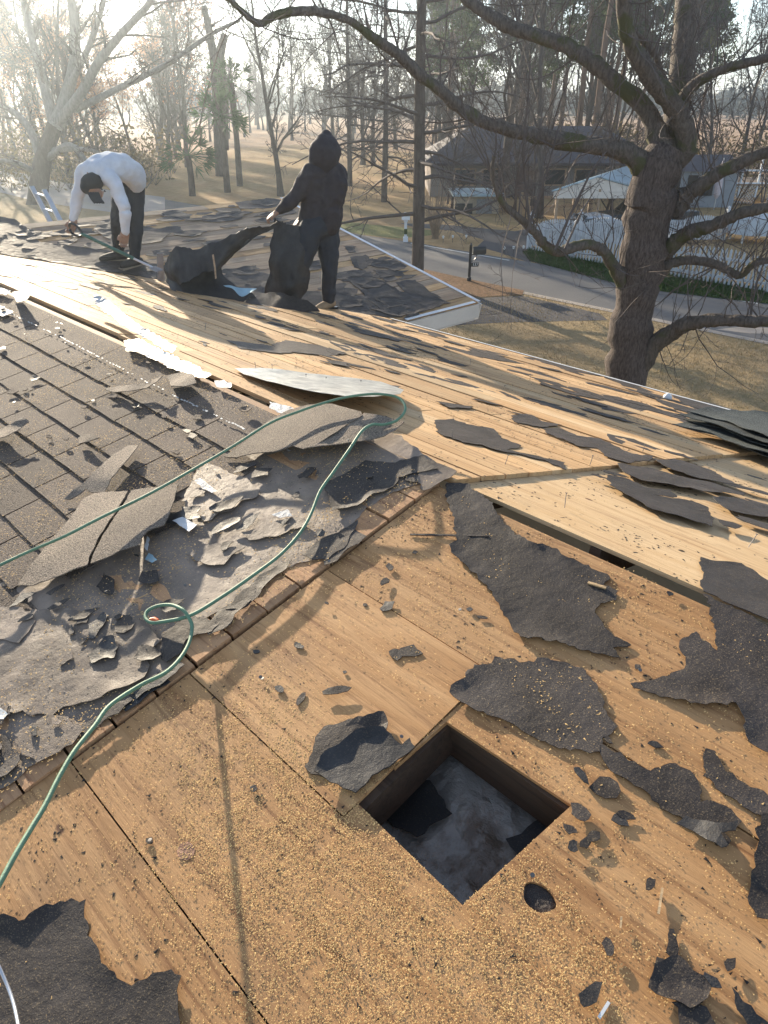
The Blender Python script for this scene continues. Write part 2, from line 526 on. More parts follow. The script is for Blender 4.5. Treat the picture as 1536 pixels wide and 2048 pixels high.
# near slope: plywood panels to the right of the cut line, planks to the left
XE = 0.90
holeP = [SA.px(*q, 0.012) for q in [(893, 1443), (1143, 1610), (925, 1810), (712, 1603)]]
kx, ky = SA.px(1077, 1795, 0.012)
knotP = [(kx + (0.038 + 0.004 * math.sin(3 * t)) * math.cos(t), ky + 0.028 * math.sin(t)) for t in np.linspace(0, 2 * math.pi, 20, endpoint=False)]
G = 0.002
V1, V2, V3_ = -0.61, -1.18, -1.58
X2 = 1.62
slab('plywood_panel', SA, [(XE, V1 + G), (3.3, V1 + G), (3.3, -0.035), (XE, -0.035)], 0.012, 0.012, M['ply'])
slab('plywood_panel', SA, [(XE + 0.004, V2 + G), (X2 - G, V2 + G), (X2 - G, V1 - G), (XE + 0.004, V1 - G)], 0.0135, 0.012, M['ply'], tilt=0.004)
slab('plywood_panel', SA, [(XE, V3_ + G), (5.0, V3_ + G), (5.0, V1 - G), (X2 + G, V1 - G), (X2 + G, V2 - G), (XE, V2 - G)], 0.011, 0.012, M['ply'], holes=[holeP, knotP])
slab('plywood_panel', SA, [(XE - 0.01, -2.8), (5.0, -2.8), (5.0, V3_ - G), (XE - 0.01, V3_ - G)], 0.012, 0.012, M['ply'])
slab('plywood_panel', SA, [(3.3 + G, V1 + G), (5.0, V1 + G), (5.0, -0.035), (3.3 + G, -0.035)], 0.012, 0.012, M['ply'])
k = MB(); k.prism([(x * 0.96 + kx * 0.04, y * 0.96 + ky * 0.04) for x, y in knotP], -0.004, 0.004)
hlink(k.build('wood_knot', simple('dark_knot', (0.035, 0.026, 0.022), 0.8, 0.5, 60, bs=0.8), None, M=SA.M))
k = MB(); k2x, k2y = SA.px(372, 1702, 0.012); k.prism([(k2x + 0.026 * math.cos(t), k2y + 0.021 * math.sin(t)) for t in np.linspace(0, 6.28, 14, endpoint=False)], 0.006, 0.0125)
hlink(k.build('wood_knot', simple('brown_knot', (0.30, 0.15, 0.085), 0.7, 0.3, 60, bs=0.5), None, M=SA.M))

def planks(S, rows, x0f, x1f, top, mats, lo=2.2, hi=4.2, seed=0, th=0.02, gap=0.007, var=0.004):
    r = np.random.default_rng(seed)
    for (va, vb) in rows:
        xa0, xa1 = x0f(va), x1f(va)        # polygon ends may slant between va and vb
        xb0, xb1 = x0f(vb), x1f(vb)
        s0 = min(xa0, xb0); s1 = max(xa1, xb1)
        cuts = [s0]; x = s0 + r.uniform(0.4, hi)
        while x < s1 - 0.5:
            cuts.append(x); x += r.uniform(lo, hi)
        cuts.append(s1)
        for i in range(len(cuts) - 1):
            l, h_ = cuts[i], cuts[i + 1]
            pa0 = xa0 if i == 0 else l + 0.001; pb0 = xb0 if i == 0 else l + 0.001
            pa1 = xa1 if i == len(cuts) - 2 else h_ - 0.0015; pb1 = xb1 if i == len(cuts) - 2 else h_ - 0.0015
            if max(pa1 - pa0, pb1 - pb0) < 0.05: continue
            pa1 = max(pa1, pa0 + 0.01); pb1 = max(pb1, pb0 + 0.01)
            g = gap * r.uniform(0.5, 1.6)
            t_ = top + r.uniform(-var, var)
            slab('wood_plank', S, [(pa0, va + g / 2), (pa1, va + g / 2), (pb1, vb - g / 2), (pb0, vb - g / 2)], t_, th,
                 mats[r.choice(len(mats))], tilt=r.uniform(-.012, .012))
def rows_of(v0, v1, w):
    o = []; v = v0
    while v > v1 + 0.02:
        o.append((max(v - w, v1), v)); v -= w
    return o
PL = [M['plank'], M['plank'], M['ply_pale'], M['plank']]
# near slope planks (seen where the paper is torn at the cut line)
planks(SL, rows_of(-0.012, -2.8, 0.142), lambda v: -4.6 - 0 * v, lambda v: XE - 0.012, 0.034, [M['plank_red']], seed=4, lo=3, hi=5, th=0.03)
# street slope
LB = -3.69
e0, e1 = (-0.94, -0.03), (-1.17, -1.77)
def bcut(v): return e0[0] + (e1[0] - e0[0]) * (v - e0[1]) / (e1[1] - e0[1])
planks(SB, rows_of(-0.004, LB, 0.142), bcut, lambda v: A_W + v * cT + 0.0, 0.032, PL, seed=7)
nx = bcut(-1.25)
slab('plywood_panel', SB, [(bcut(-1.25) - G, -1.25), (bcut(-0.035) - G, -0.035), (-3.4, -0.035), (-3.4, -1.25)][::-1], 0.012, 0.014, M['ply_pale'])
slab('plywood_panel', SB, [(bcut(-2.47) - G, -2.47), (bcut(-1.25) - G, -1.25 - G), (-3.0, -1.25 - G), (-3.0, -2.47)][::-1], 0.012, 0.014, M['ply_pale'])
slab('plywood_panel', SB, [(bcut(LB) - G, LB), (bcut(-2.47) - G, -2.47 - G), (-3.9, -2.47 - G), (-3.9, LB)][::-1], 0.012, 0.014, M['ply_pale'])
slab('plywood_panel', SB, [(-3.0 - G, -2.47), (-3.0 - G, -1.25 - G), (-5.0, -1.25 - G), (-5.0, -2.47)][::-1], 0.012, 0.014, M['ply_pale'])
slab('plywood_panel', SB, [(-3.4 - G, -1.25), (-3.4 - G, -0.035), (-5.0, -0.035), (-5.0, -1.25)][::-1], 0.012, 0.014, M['ply_pale'])
# wing slope that faces us (planks run across)
LC = -(A_W - 3.05) / cT
S_END = 5.0
planks(SC, rows_of(-0.005, LC, 0.142), lambda v: -v * cT + 0.01, lambda v: S_END, 0.030, [M['plank_grey'], M['plank_grey'], M['plank']], seed=9)
# rear slope of the wing and the far part of the ridge, never seen closely
slab('roof_deck', SD, [(-S_END, -3.9), (0, -3.9), (0, 0), (-S_END, 0)], 0.02, 0.03, M['plank_grey'])
slab('roof_deck', SA, [(-8.5, -2.8), (-4.602, -2.8), (-4.602, -0.045), (-8.5, -0.045)], 0.03, 0.03, M['plank_grey'])

# trims
WH = M['white']
def wbar(name, p0, p1, w, t, mat, up=(0, 0, 1)):
    k = MB(); k.bar(np.array(p0) - np.array([O3[0], O3[1], 0]), np.array(p1) - np.array([O3[0], O3[1], 0]), w, t, up)
    return k.build(name, mat, house)
eB = LB; zB = SB.w(0, eB)[2]
a_val = 3.09
# drip edges: short lengths, slightly out of line
def drip(S, p0, p1, w, n, mat, side, seg=2.0, fh=0.10):
    p0 = np.array(p0, float); p1 = np.array(p1, float); Ln = np.linalg.norm(p1 - p0); k = max(1, int(Ln / seg))
    for i in range(k):
        a = p0 + (p1 - p0) * i / k; b = p0 + (p1 - p0) * (i + 1) / k
        d = (b - a) / np.linalg.norm(b - a); nn = np.array([-d[1], d[0]]) * side
        j = rng.uniform(-.004, .004)
        q = [a + nn * (0.006 + j), b + nn * (0.006 - j), b - nn * w, a - nn * w]
        if side < 0: q = q[::-1]
        slab('drip_edge', S, q[::-1], n + 0.004 * (i % 2) * 0.3, 0.0015, mat, chip=0.0)
drip(SB, (-5.0, eB), (a_val, eB), 0.035, 0.0385, WH, -1)
drip(SC, (S_END, 0), (S_END, LC), 0.045, 0.0365, M['white_vinyl'], -1, 3.0)
drip(SC, (3.8, LC), (S_END - 0.05, LC), 0.04, 0.0365, WH, -1, 3.0)
zc = SC.w(0, LC)[2]
# fascia boards
f0 = L(-5, 3.6 + 0.02, zB - 0.065); f1 = L(a_val - 0.02, 3.6 + 0.02, zB - 0.065)
wbar('fascia_board', f0, f1, 0.02, 0.15, M['fascia'])
wbar('fascia_board', L(3.03, 3.62, zc - 0.068), L(3.03, S_END, zc - 0.068), 0.02, 0.16, M['fascia'])
wbar('fascia_board', L(3.02, S_END + 0.012, zc - 0.066), L(A_W, S_END + 0.012, 3.9 - 0.066), 0.02, 0.16, M['fascia'])
wbar('soffit_board', L(3.25, 3.7, zc - 0.16), L(3.25, S_END, zc - 0.16), 0.45, 0.012, M['fascia'])
wbar('soffit_board', L(-5, 3.4, zB - 0.16), L(3.2, 3.4, zB - 0.16), 0.45, 0.012, M['fascia'])
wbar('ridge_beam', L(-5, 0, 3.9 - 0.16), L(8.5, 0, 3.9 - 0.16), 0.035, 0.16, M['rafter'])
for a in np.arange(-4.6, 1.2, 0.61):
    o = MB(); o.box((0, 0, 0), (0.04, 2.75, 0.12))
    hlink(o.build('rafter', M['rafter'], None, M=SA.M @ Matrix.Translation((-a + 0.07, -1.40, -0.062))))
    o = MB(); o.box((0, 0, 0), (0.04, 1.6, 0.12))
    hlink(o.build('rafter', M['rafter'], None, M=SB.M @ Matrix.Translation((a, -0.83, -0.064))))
# walls
def wall(p0, p1, z1):
    d = np.array(p1) - np.array(p0); k = MB(); k.bar((np.array(p0) + [0, 0, z1 / 2]) - [O3[0], O3[1], 0], (np.array(p1) + [0, 0, z1 / 2]) - [O3[0], O3[1], 0], 0.15, z1)
    k.build('wall', M['house_wall'], house)
wall(L(-5, 3.15), L(3.5, 3.15), 2.86); wall(L(3.5, 3.15), L(3.5, 4.7), 2.86); wall(L(3.5, 4.7), L(10.2, 4.7), 2.86)
wall(L(-5, -2.4), L(8.5, -2.4), 2.86); wall(L(10.2, 4.7), L(10.2, 0), 2.86)

# attic seen through the sawn hole
t = NT('grey_plastic_faced_insulation')
v = t.coords((1, 1, 1)); n1 = t.noise(v, 7, 6, 0.65, 0.25); n2 = t.noise(v, 40, 3, 0.6)
col = t.mix(t.g(n1, 0.45, 0.6), (0.36, 0.33, 0.29), (0.16, 0.12, 0.085))
M['insul'] = t.out(col, 0.35, n1, 0.8, 0.03, spec=0.6)
hc = np.mean(holeP, axis=0)
o = sheet('attic_insulation', SA, [(hc[0] - 1.1, hc[1] - 1.0), (hc[0] + 1.1, hc[1] - 1.0), (hc[0] + 1.1, hc[1] + 0.9), (hc[0] - 1.1, hc[1] + 0.9)],
          -0.23, 0.02, 0.014, 0.085, rag=None, mat=M['insul'], px=False, smooth=False, seed=3, bsc=7, wr=.006)
hlink(o)
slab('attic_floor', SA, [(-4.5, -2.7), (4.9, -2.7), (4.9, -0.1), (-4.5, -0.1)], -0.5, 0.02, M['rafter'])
for seed_, poly, nh in ((21, [(0, 0), (0.13, 0.03), (0.16, 0.14), (0.05, 0.17), (-0.03, 0.09)], -0.17), (22, [(0, 0), (0.11, -0.02), (0.15, 0.07), (0.04, 0.12)], -0.18)):
    px_, py_ = SA.px(*((775, 1605) if seed_ == 21 else (1035, 1650)), nh)
    hlink(sheet('felt_scrap', SA, [(px_ + x, py_ + y - 0.05) for x, y in poly], nh, 0.003, 0.04, 0.02, rag=(0.02, 0.01), mat=M['felt_black'], px=False, seed=seed_))

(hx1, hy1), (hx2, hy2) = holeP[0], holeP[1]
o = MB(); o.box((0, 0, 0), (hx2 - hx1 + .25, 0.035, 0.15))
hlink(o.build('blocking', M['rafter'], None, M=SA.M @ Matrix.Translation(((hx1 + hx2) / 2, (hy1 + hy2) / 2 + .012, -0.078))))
# ------------------------------------------------------------------ shingles still in place
field = np.array([SA.px(*q) for q in [(-900, 560), (0, 596), (60, 606), (283, 712), (440, 790), (545, 842), (600, 850), (585, 870), (520, 905), (455, 948), (395, 985), (350, 1010), (330, 1060), (200, 1140), (60, 1200), (0, 1235), (-700, 1500)]])
TW, EX = 0.325, 0.172
r = np.random.default_rng(3)
vtop = -0.20
row = 0
shing_mats = [M['shingle']]
while True:
    vb = vtop - EX * (row + 1)          # butt edge of this course
    if vb < -2.75: break
    off = (row % 2) * TW / 2 + (row % 5) * 0.02
    x = -4.55 + off
    while x < 0.9:
        P = []; tabs = 0
        keep = []
        for k_ in range(3):
            cx = x + (k_ + 0.5) * TW; cy = vb + EX * 0.5
            keep.append(bool(inpoly(field, np.array([cx]), np.array([cy]))[0]))
        if any(keep):
            k0 = keep.index(True); k1 = 2 - keep[::-1].index(True)
            xa = x + k0 * TW; xb = x + (k1 + 1) * TW
            g = 0.0045
            if row == 0:                 # top course: the solid upper band shows
                top_v = vb + EX * 1.0 + 0.145
            else:
                top_v = vb + EX * 1.15
            low = []
            for k_ in range(k0, k1 + 1):
                l = x + k_ * TW + g; h_ = x + (k_ + 1) * TW - g
                j1, j2 = r.uniform(-.004, .004, 2)
                low += [(l, vb + EX - 0.012), (l, vb + j1), ((l + h_) / 2, vb + (j1 + j2) / 2 + r.uniform(-.003, .003)), (h_, vb + j2), (h_, vb + EX - 0.012)]
            poly = [(xa + 0.001, top_v)] + low + [(xb - 0.001, top_v)]
            P = np.array(poly)
            V, F = tri_poly(P, 0.05, (), row, grid=False)
            c = P.mean(0)
            d_ = (V[:, 1] - vb)
            warp = 0.004 * np.maximum(0, fbm(V[:, 0], V[:, 1], 5, 2) + 0.15)
            hgt = 0.0475 - 0.045 * d_ + warp * (d_ < 0.02) * 2
            V3 = np.column_stack([V - c, np.maximum(hgt, 0.0385)])
            vv, ff = thicken(V3, F, 0.0038)
            hlink(link('shingle', mesh(vv, ff), M['shingle'], None, SL.M @ Matrix.Translation((c[0], c[1], 0))))
        x += 3 * TW
    row += 1
# seal line left on the bare top course, bits of white sealant along the ridge
k = MB()
for x in np.arange(-3.4, 0.25, 0.022):
    if r.random() < 0.62:
        y = -0.225 + 0.008 * math.sin(x * 2.1) + r.uniform(-.004, .004)
        k.box((x, y, 0.0522 + 0.0006 * r.random()), (r.uniform(.008, .02), r.uniform(.004, .009), 0.003))
hlink(tag(k.build('adhesive_strip', M['sealant'], None, M=SL.M), kind='stuff'))
for i, (poly, mt) in enumerate([
    ([(195, 608), (225, 618), (290, 672), (360, 712), (352, 726), (270, 682), (200, 628)], 'sealant'),
    ([(255, 700), (285, 697), (300, 706), (345, 728), (395, 750), (430, 772), (418, 778), (402, 774), (380, 768), (340, 752), (300, 732), (262, 722)], 'flash'),
    ([(435, 782), (455, 780), (470, 790), (468, 798), (440, 794)], 'sealant'),
    ([(-60, 570), (0, 588), (30, 598), (20, 606), (-60, 598)], 'sealant'),
    ([(-200, 560), (-20, 610), (35, 640), (15, 650), (-200, 590)], 'sealant'),
    ([(545, 825), (580, 835), (602, 842), (598, 852), (570, 850), (545, 838)], 'sealant')]):
    hlink(sheet('sealant_strip' if mt == 'sealant' else 'flashing_strip', SL, poly, 0.055, 0.002, 0.03, 0.012, 0.012, 0.03, (0.02, 0.012), M[mt], seed=40 + i))

# ------------------------------------------------------------------ tar paper on the near slope
FE = [  # polygon, base height, material, step, bump, curl, wrinkle
 ([(-260, 1330), (-60, 1225), (0, 1190), (160, 1120), (320, 1030), (420, 950), (480, 905), (600, 860), (700, 858), (800, 885), (850, 925), (900, 965), (890, 972), (840, 985), (790, 1002), (735, 1030), (712, 1062), (700, 1098), (650, 1130), (575, 1148), (520, 1190), (455, 1235), (415, 1255), (390, 1290), (372, 1335), (350, 1352), (318, 1378), (272, 1416), (205, 1462), (150, 1502), (70, 1552), (30, 1585), (-20, 1612), (-260, 1780)], 0.0355, 'felt_pale', 0.045, 0.005, 0.006, 0.002),
 ([(-200, 1330), (0, 1262), (60, 1240), (150, 1235), (230, 1255), (300, 1265), (330, 1300), (300, 1330), (312, 1352), (285, 1385), (255, 1398), (200, 1420), (140, 1432), (118, 1452), (60, 1440), (0, 1450), (-200, 1520)], 0.044, 'felt_pale', 0.03, 0.008, 0.014, 0.006),
 ([(400, 960), (420, 945), (500, 975), (527, 1000), (520, 1012), (490, 1020), (470, 1040), (445, 1045), (430, 1060), (415, 1062), (395, 1045), (370, 1020)], 0.047, 'felt_pale', 0.03, 0.006, 0.012, 0.0),
 ([(650, 985), (690, 970), (735, 940), (785, 945), (850, 930), (880, 960), (800, 975), (790, 995), (752, 1010), (720, 1035), (690, 1040), (668, 1045), (662, 1010)], 0.048, 'felt', 0.03, 0.009, 0.018, 0.0),
 ([(800, 960), (840, 945), (870, 940), (905, 958), (895, 972), (870, 978), (850, 985), (815, 980)], 0.047, 'felt', 0.03, 0.006, 0.01, 0.0),
 ([(330, 1330), (335, 1290), (365, 1262), (400, 1250), (430, 1262), (445, 1240), (468, 1228), (480, 1240), (455, 1262), (432, 1285), (405, 1290), (380, 1300), (372, 1325), (345, 1345)], 0.047, 'felt', 0.025, 0.009, 0.02, 0.0),
 ([(460, 1240), (480, 1215), (520, 1180), (565, 1150), (590, 1140), (580, 1160), (545, 1185), (520, 1215), (490, 1240)], 0.047, 'felt', 0.025, 0.009, 0.018, 0.0),
 ([(610, 1130), (640, 1105), (700, 1075), (720, 1060), (700, 1110), (672, 1128), (660, 1140), (630, 1140)], 0.047, 'felt', 0.025, 0.008, 0.016, 0.0),
 ([(45, 1490), (110, 1450), (150, 1455), (180, 1480), (160, 1510), (120, 1530), (90, 1545), (60, 1530)], 0.048, 'felt_pale', 0.03, 0.008, 0.01, 0.0),
 ([(-80, 1480), (0, 1470), (30, 1500), (55, 1540), (30, 1570), (-80, 1620)], 0.045, 'felt', 0.03, 0.01, 0.012, 0.0),
 ([(0, 1240), (20, 1232), (60, 1235), (85, 1262), (70, 1285), (50, 1308), (10, 1300), (-40, 1300), (-40, 1250)], 0.050, 'felt_pale', 0.03, 0.006, 0.01, 0.0),
 ([(380, 1130), (420, 1110), (480, 1100), (500, 1112), (470, 1130), (455, 1150), (425, 1150)], 0.048, 'felt_pale', 0.025, 0.006, 0.012, 0.0),
 ([(490, 1085), (560, 1060), (600, 1055), (630, 1065), (570, 1090), (505, 1100)], 0.048, 'felt_pale', 0.025, 0.006, 0.01, 0.0),
 ([(250, 1420), (300, 1392), (340, 1372), (350, 1380), (300, 1410), (262, 1440)], 0.040, 'felt_black', 0.03, 0.006, 0.01, 0.0),
 ([(276, 1402), (330, 1364), (368, 1343), (379, 1350), (350, 1374), (330, 1390), (300, 1404), (284, 1418)], 0.047, 'felt_black', 0.02, 0.006, 0.01, 0.0),
 ([(120, 1508), (165, 1480), (215, 1448), (268, 1410), (279, 1420), (250, 1445), (228, 1452), (210, 1474), (160, 1498), (130, 1520)], 0.047, 'felt', 0.02, 0.006, 0.01, 0.0),
 ([(655, 1128), (690, 1104), (712, 1080), (738, 1092), (722, 1108), (700, 1118), (680, 1142), (655, 1150)], 0.047, 'felt', 0.02, 0.006, 0.012, 0.0),
 ([(428, 1262), (470, 1230), (500, 1215), (512, 1222), (486, 1242), (470, 1268), (440, 1284), (425, 1290)], 0.047, 'felt', 0.02, 0.006, 0.012, 0.0),
 ([(842, 958), (880, 948), (915, 962), (902, 976), (872, 992), (850, 1002), (838, 985)], 0.048, 'felt_pale', 0.02, 0.006, 0.012, 0.0),
]
for i, (poly, b, mt, st, bu, cu, w) in enumerate(FE):
    hlink(sheet('tar_paper', SL, poly, b, 0.0018, st, bu * .8, cu * (1 if i < 2 else .45), 0.05, (0.018, 0.012), M[mt], seed=60 + i, wr=w, smooth=True))
F_A = [
 ([(893, 975), (935, 975), (980, 1010), (1030, 1080), (1085, 1100), (1120, 1112), (1160, 1135), (1215, 1155), (1222, 1165), (1208, 1178), (1235, 1190), (1232, 1208), (1200, 1215), (1190, 1235), (1200, 1250), (1215, 1270), (1245, 1290), (1262, 1298), (1225, 1305), (1240, 1325), (1205, 1318), (1120, 1300), (1075, 1285), (1040, 1285), (1020, 1250), (985, 1200), (975, 1180), (935, 1140), (905, 1115), (900, 1100), (915, 1090), (905, 1040), (895, 1010)], 'felt'),
 ([(903, 1380), (925, 1370), (950, 1340), (985, 1335), (990, 1320), (1030, 1325), (1040, 1335), (1095, 1325), (1165, 1343), (1195, 1390), (1215, 1440), (1230, 1460), (1200, 1510), (1120, 1505), (1060, 1480), (1010, 1450), (950, 1430), (915, 1410), (900, 1395)], 'felt'),
 ([(1195, 1490), (1250, 1520), (1300, 1550), (1350, 1535), (1380, 1550), (1395, 1580), (1400, 1610), (1450, 1620), (1480, 1650), (1470, 1665), (1440, 1660), (1460, 1690), (1450, 1705), (1420, 1690), (1370, 1650), (1320, 1625), (1290, 1590), (1240, 1560), (1210, 1530)], 'felt'),
 ([(1410, 1505), (1430, 1510), (1450, 1550), (1500, 1580), (1536, 1600), (1600, 1640), (1536, 1640), (1480, 1620), (1440, 1590), (1405, 1560)], 'felt'),
 ([(1404, 1196), (1536, 1262), (1680, 1330), (1680, 1600), (1540, 1520), (1500, 1500), (1480, 1440), (1470, 1420), (1400, 1420), (1340, 1405), (1300, 1395), (1260, 1375), (1300, 1370), (1365, 1345), (1370, 1330), (1360, 1310), (1358, 1290), (1390, 1272), (1410, 1290), (1432, 1310), (1430, 1270), (1420, 1220)], 'felt'),
 ([(0, 1850), (20, 1835), (60, 1850), (90, 1825), (130, 1810), (178, 1808), (183, 1850), (180, 1880), (200, 1900), (225, 1950), (270, 1980), (300, 1965), (350, 1948), (370, 1960), (362, 1990), (370, 2048), (390, 2160), (-90, 2160), (-60, 1850)], 'felt'),
 ([(1520, 1640), (1640, 1640), (1640, 1850), (1510, 1845), (1490, 1805), (1500, 1765), (1515, 1700)], 'felt'),
 ([(1340, 2010), (1380, 2000), (1420, 2040), (1460, 2100), (1380, 2100)], 'felt'),
 ([(1460, 1985), (1500, 2020), (1540, 2060), (1500, 2080), (1470, 2030)], 'felt_black'),
]
for i, (poly, mt) in enumerate(F_A):
    hlink(sheet('tar_paper', SA, poly, 0.0155, 0.002, 0.035, 0.006, 0.012, 0.04, (0.012, 0.012), M[mt], seed=90 + i, smooth=True, wr=.002))
# right-hand sheet carries on over the ridge
hlink(sheet('tar_paper', SB, [(1398, 1124), (1420, 1130), (1480, 1137), (1536, 1175), (1660, 1265), (1660, 1318), (1536, 1252), (1402, 1192)], 0.016, 0.002, 0.05, 0.005, 0.006, 0.04, (0.02, 0.01), M['felt'], seed=120))

def scrap(S, x, y, w, h_, ang, n, mat, seed, top=True):
    cx, cy = S.px(x, y, n)
    r = np.random.default_rng(seed); k_ = 9
    P = []
    for i in range(k_):
        t_ = 2 * math.pi * i / k_; q = r.uniform(0.6, 1.15)
        a_, b_ = w * q * math.cos(t_), h_ * q * math.sin(t_)
        P.append((cx + a_ * math.cos(ang) - b_ * math.sin(ang), cy + a_ * math.sin(ang) + b_ * math.cos(ang)))
    return hlink(sheet('felt_scrap', S, P, n, 0.002, 0.03, 0.006, 0.012, 0.03, (0.012, 0.008), mat, px=False, seed=seed))
SCR = [(598, 1292, .022, .014, 0), (672, 1385, .042, .017, .9), (602, 1398, .014, .024, .4), (560, 1378, .018, .014, 0), (790, 1308, .03, .022, 0), (818, 1304, .04, .028, .5),
       (775, 1213, .022, .026, 0), (780, 1136, .022, .012, -.4), (771, 1165, .013, .022, .2), (513, 1303, .014, .01, 0), (507, 1577, .012, .01, 0), (300, 1682, .013, .009, 0),
       (1240, 1640, .026, .014, 0), (1188, 1675, .015, .018, .4), (1172, 1688, .012, .016, 0), (1145, 1695, .014, .014, 0), (1252, 1632, .02, .012, .3), (1210, 1575, .035, .03, .4),
       (1160, 1550, .03, .012, -.3), (1345, 1895, .013, .035, .5), (1355, 1962, .06, .042, .7), (1180, 1995, .018, .035, 0), (1160, 1628, .03, .02, 0), (1275, 1335, .01, .01, 0),
       (1425, 1965, .02, .01, 0), (1460, 1930, .01, .016, 0), (1215, 1895, .02, .012, -.6), (1340, 1190, .012, .01, 0), (1140, 1660, .02, .012, .2), (1300, 1770, .01, .02, .3),
       (940, 1220, .012, .008, 0), (830, 1105, .01, .01, 0), (730, 1210, .01, .008, 0), (690, 1345, .008, .008, 0), (655, 1210, .009, .006, 0), (965, 1235, .02, .008, .5),
       (1310, 1490, .02, .01, .3), (1215, 1480, .02, .01, -.2), (1180, 1400, .015, .01, 0), (480, 1250, .02, .014, .3)]
for i, (x, y, w, h_, an) in enumerate(SCR):
    scrap(SA, x, y, w, h_, an, 0.0155, M['felt_black' if i % 3 == 0 else 'felt'], 200 + i)

# ------------------------------------------------------------------ remnants on the street slope and the wing
FB = [
 [(868, 855), (905, 850), (930, 862), (985, 872), (1000, 890), (1040, 905), (1010, 915), (1060, 925), (1125, 940), (1130, 955), (1085, 935), (1030, 922), (985, 915), (960, 905), (920, 900), (875, 880)],
 [(1080, 868), (1120, 870), (1150, 885), (1200, 890), (1225, 905), (1260, 920), (1305, 925), (1290, 935), (1250, 940), (1205, 925), (1190, 910), (1150, 905), (1130, 895), (1090, 880)],
 [(1212, 965), (1240, 970), (1290, 990), (1340, 995), (1350, 1010), (1300, 1005), (1380, 1020), (1410, 1032), (1420, 1070), (1360, 1050), (1300, 1035), (1250, 1005), (1215, 985)],
 [(1230, 940), (1290, 950), (1350, 965), (1400, 985), (1440, 1000), (1400, 998), (1340, 985), (1280, 975), (1245, 960)],
 [(1300, 930), (1360, 935), (1420, 955), (1470, 985), (1420, 975), (1370, 965), (1330, 950)],
 [(1420, 1010), (1460, 1012), (1500, 1020), (1560, 1040), (1560, 1055), (1500, 1045), (1450, 1035)],
 [(1430, 1056), (1460, 1062), (1480, 1070), (1465, 1075), (1440, 1068)],
 [(870, 815), (910, 820), (945, 825), (940, 830), (895, 828)],
 [(1020, 845), (1060, 842), (1080, 855), (1120, 862), (1080, 868), (1030, 858)],
 [(1180, 810), (1240, 812), (1290, 830), (1260, 838), (1200, 828)],
 [(1340, 800), (1420, 815), (1500, 838), (1540, 852), (1480, 850), (1400, 835)],
 [(570, 690), (640, 700), (690, 715), (660, 722), (590, 715), (540, 700)],
 [(450, 690), (530, 700), (600, 712), (560, 718), (480, 708)],
 [(700, 770), (760, 780), (800, 785), (760, 792)],
]
for i, poly in enumerate(FB):
    hlink(sheet('tar_paper', SB, poly, 0.034, 0.0018, 0.06, 0.003, 0.005, 0.04, (0.025, 0.018), M['felt'], seed=140 + i))
r = np.random.default_rng(77)
cnt = 0; tries = 0
while cnt < 200 and tries < 4000:
    tries += 1
    v = -r.uniform(0.15, 3.6); u = r.uniform(-2.6, 6.6)
    if u > A_W + v * cT - 0.1: continue
    dens = 0.18 + 0.75 * min(1, abs(v) / 2.4) * (0.4 + 1.2 * vnoise(u, v, 0.7, 5))
    if u < 1.5 and v > -1.0: dens *= 0.3
    if r.random() > dens: continue
    w = r.uniform(0.05, 0.27) * (0.7 + 0.5 * abs(v) / 3.6); h_ = w * r.uniform(0.2, 0.55)
    k_ = 11; P = []
    ang = r.uniform(-.4, .4)
    for i in range(k_):
        t_ = 2 * math.pi * i / k_; q = r.uniform(0.5, 1.2)
        a_, b_ = w * q * math.cos(t_), h_ * q * math.sin(t_)
        P.append((u + a_ * math.cos(ang) - b_ * math.sin(ang), v + a_ * math.sin(ang) + b_ * math.cos(ang)))
    P = np.array(P)
    P[:, 1] = np.clip(P[:, 1], -3.67, -0.06)
    P[:, 0] = np.minimum(P[:, 0], A_W + P[:, 1] * cT - 0.02)
    hlink(sheet('tar_paper', SB, P, 0.0335 + 0.001 * r.random(), 0.0016, 0.09, 0.003, 0.004, 0.05, (0.03, 0.022), M['felt'], px=False, seed=1000 + tries))
    cnt += 1
FC = [
 [(300, 566), (380, 556), (450, 566), (520, 578), (600, 588), (690, 590), (760, 606), (805, 640), (700, 634), (560, 620), (420, 598)],
 [(690, 560), (740, 555), (800, 590), (870, 600), (900, 612), (820, 636), (760, 625), (720, 590)],  # wing slope, towards the workers
 [(200, 450), (225, 440), (255, 455), (300, 460), (340, 470), (320, 490), (250, 500), (205, 480), (190, 465)],
 [(0, 440), (30, 445), (60, 470), (80, 490), (150, 500), (200, 505), (240, 515), (330, 540), (360, 562), (300, 562), (200, 548), (100, 530), (0, 512), (-80, 500), (-80, 440)],
 [(700, 520), (730, 515), (745, 530), (725, 545), (705, 540)], [(745, 545), (780, 545), (795, 565), (770, 570)],
 [(790, 570), (830, 565), (860, 590), (880, 600), (850, 605), (810, 590)], [(750, 600), (820, 600), (860, 625), (800, 640), (740, 625)],
 [(690, 500), (705, 498), (712, 510), (695, 512)], [(430, 560), (500, 545), (560, 560), (520, 590), (440, 585)],
 [(600, 420), (640, 415), (660, 430), (620, 440)], [(470, 410), (540, 402), (590, 410), (530, 422), (480, 424)],
]
for i, poly in enumerate(FC):
    hlink(sheet('tar_paper', SC, poly, 0.034, 0.002, 0.07, 0.005, 0.01, 0.05, (0.05, 0.03), M['felt'], seed=170 + i))
cnt = 0
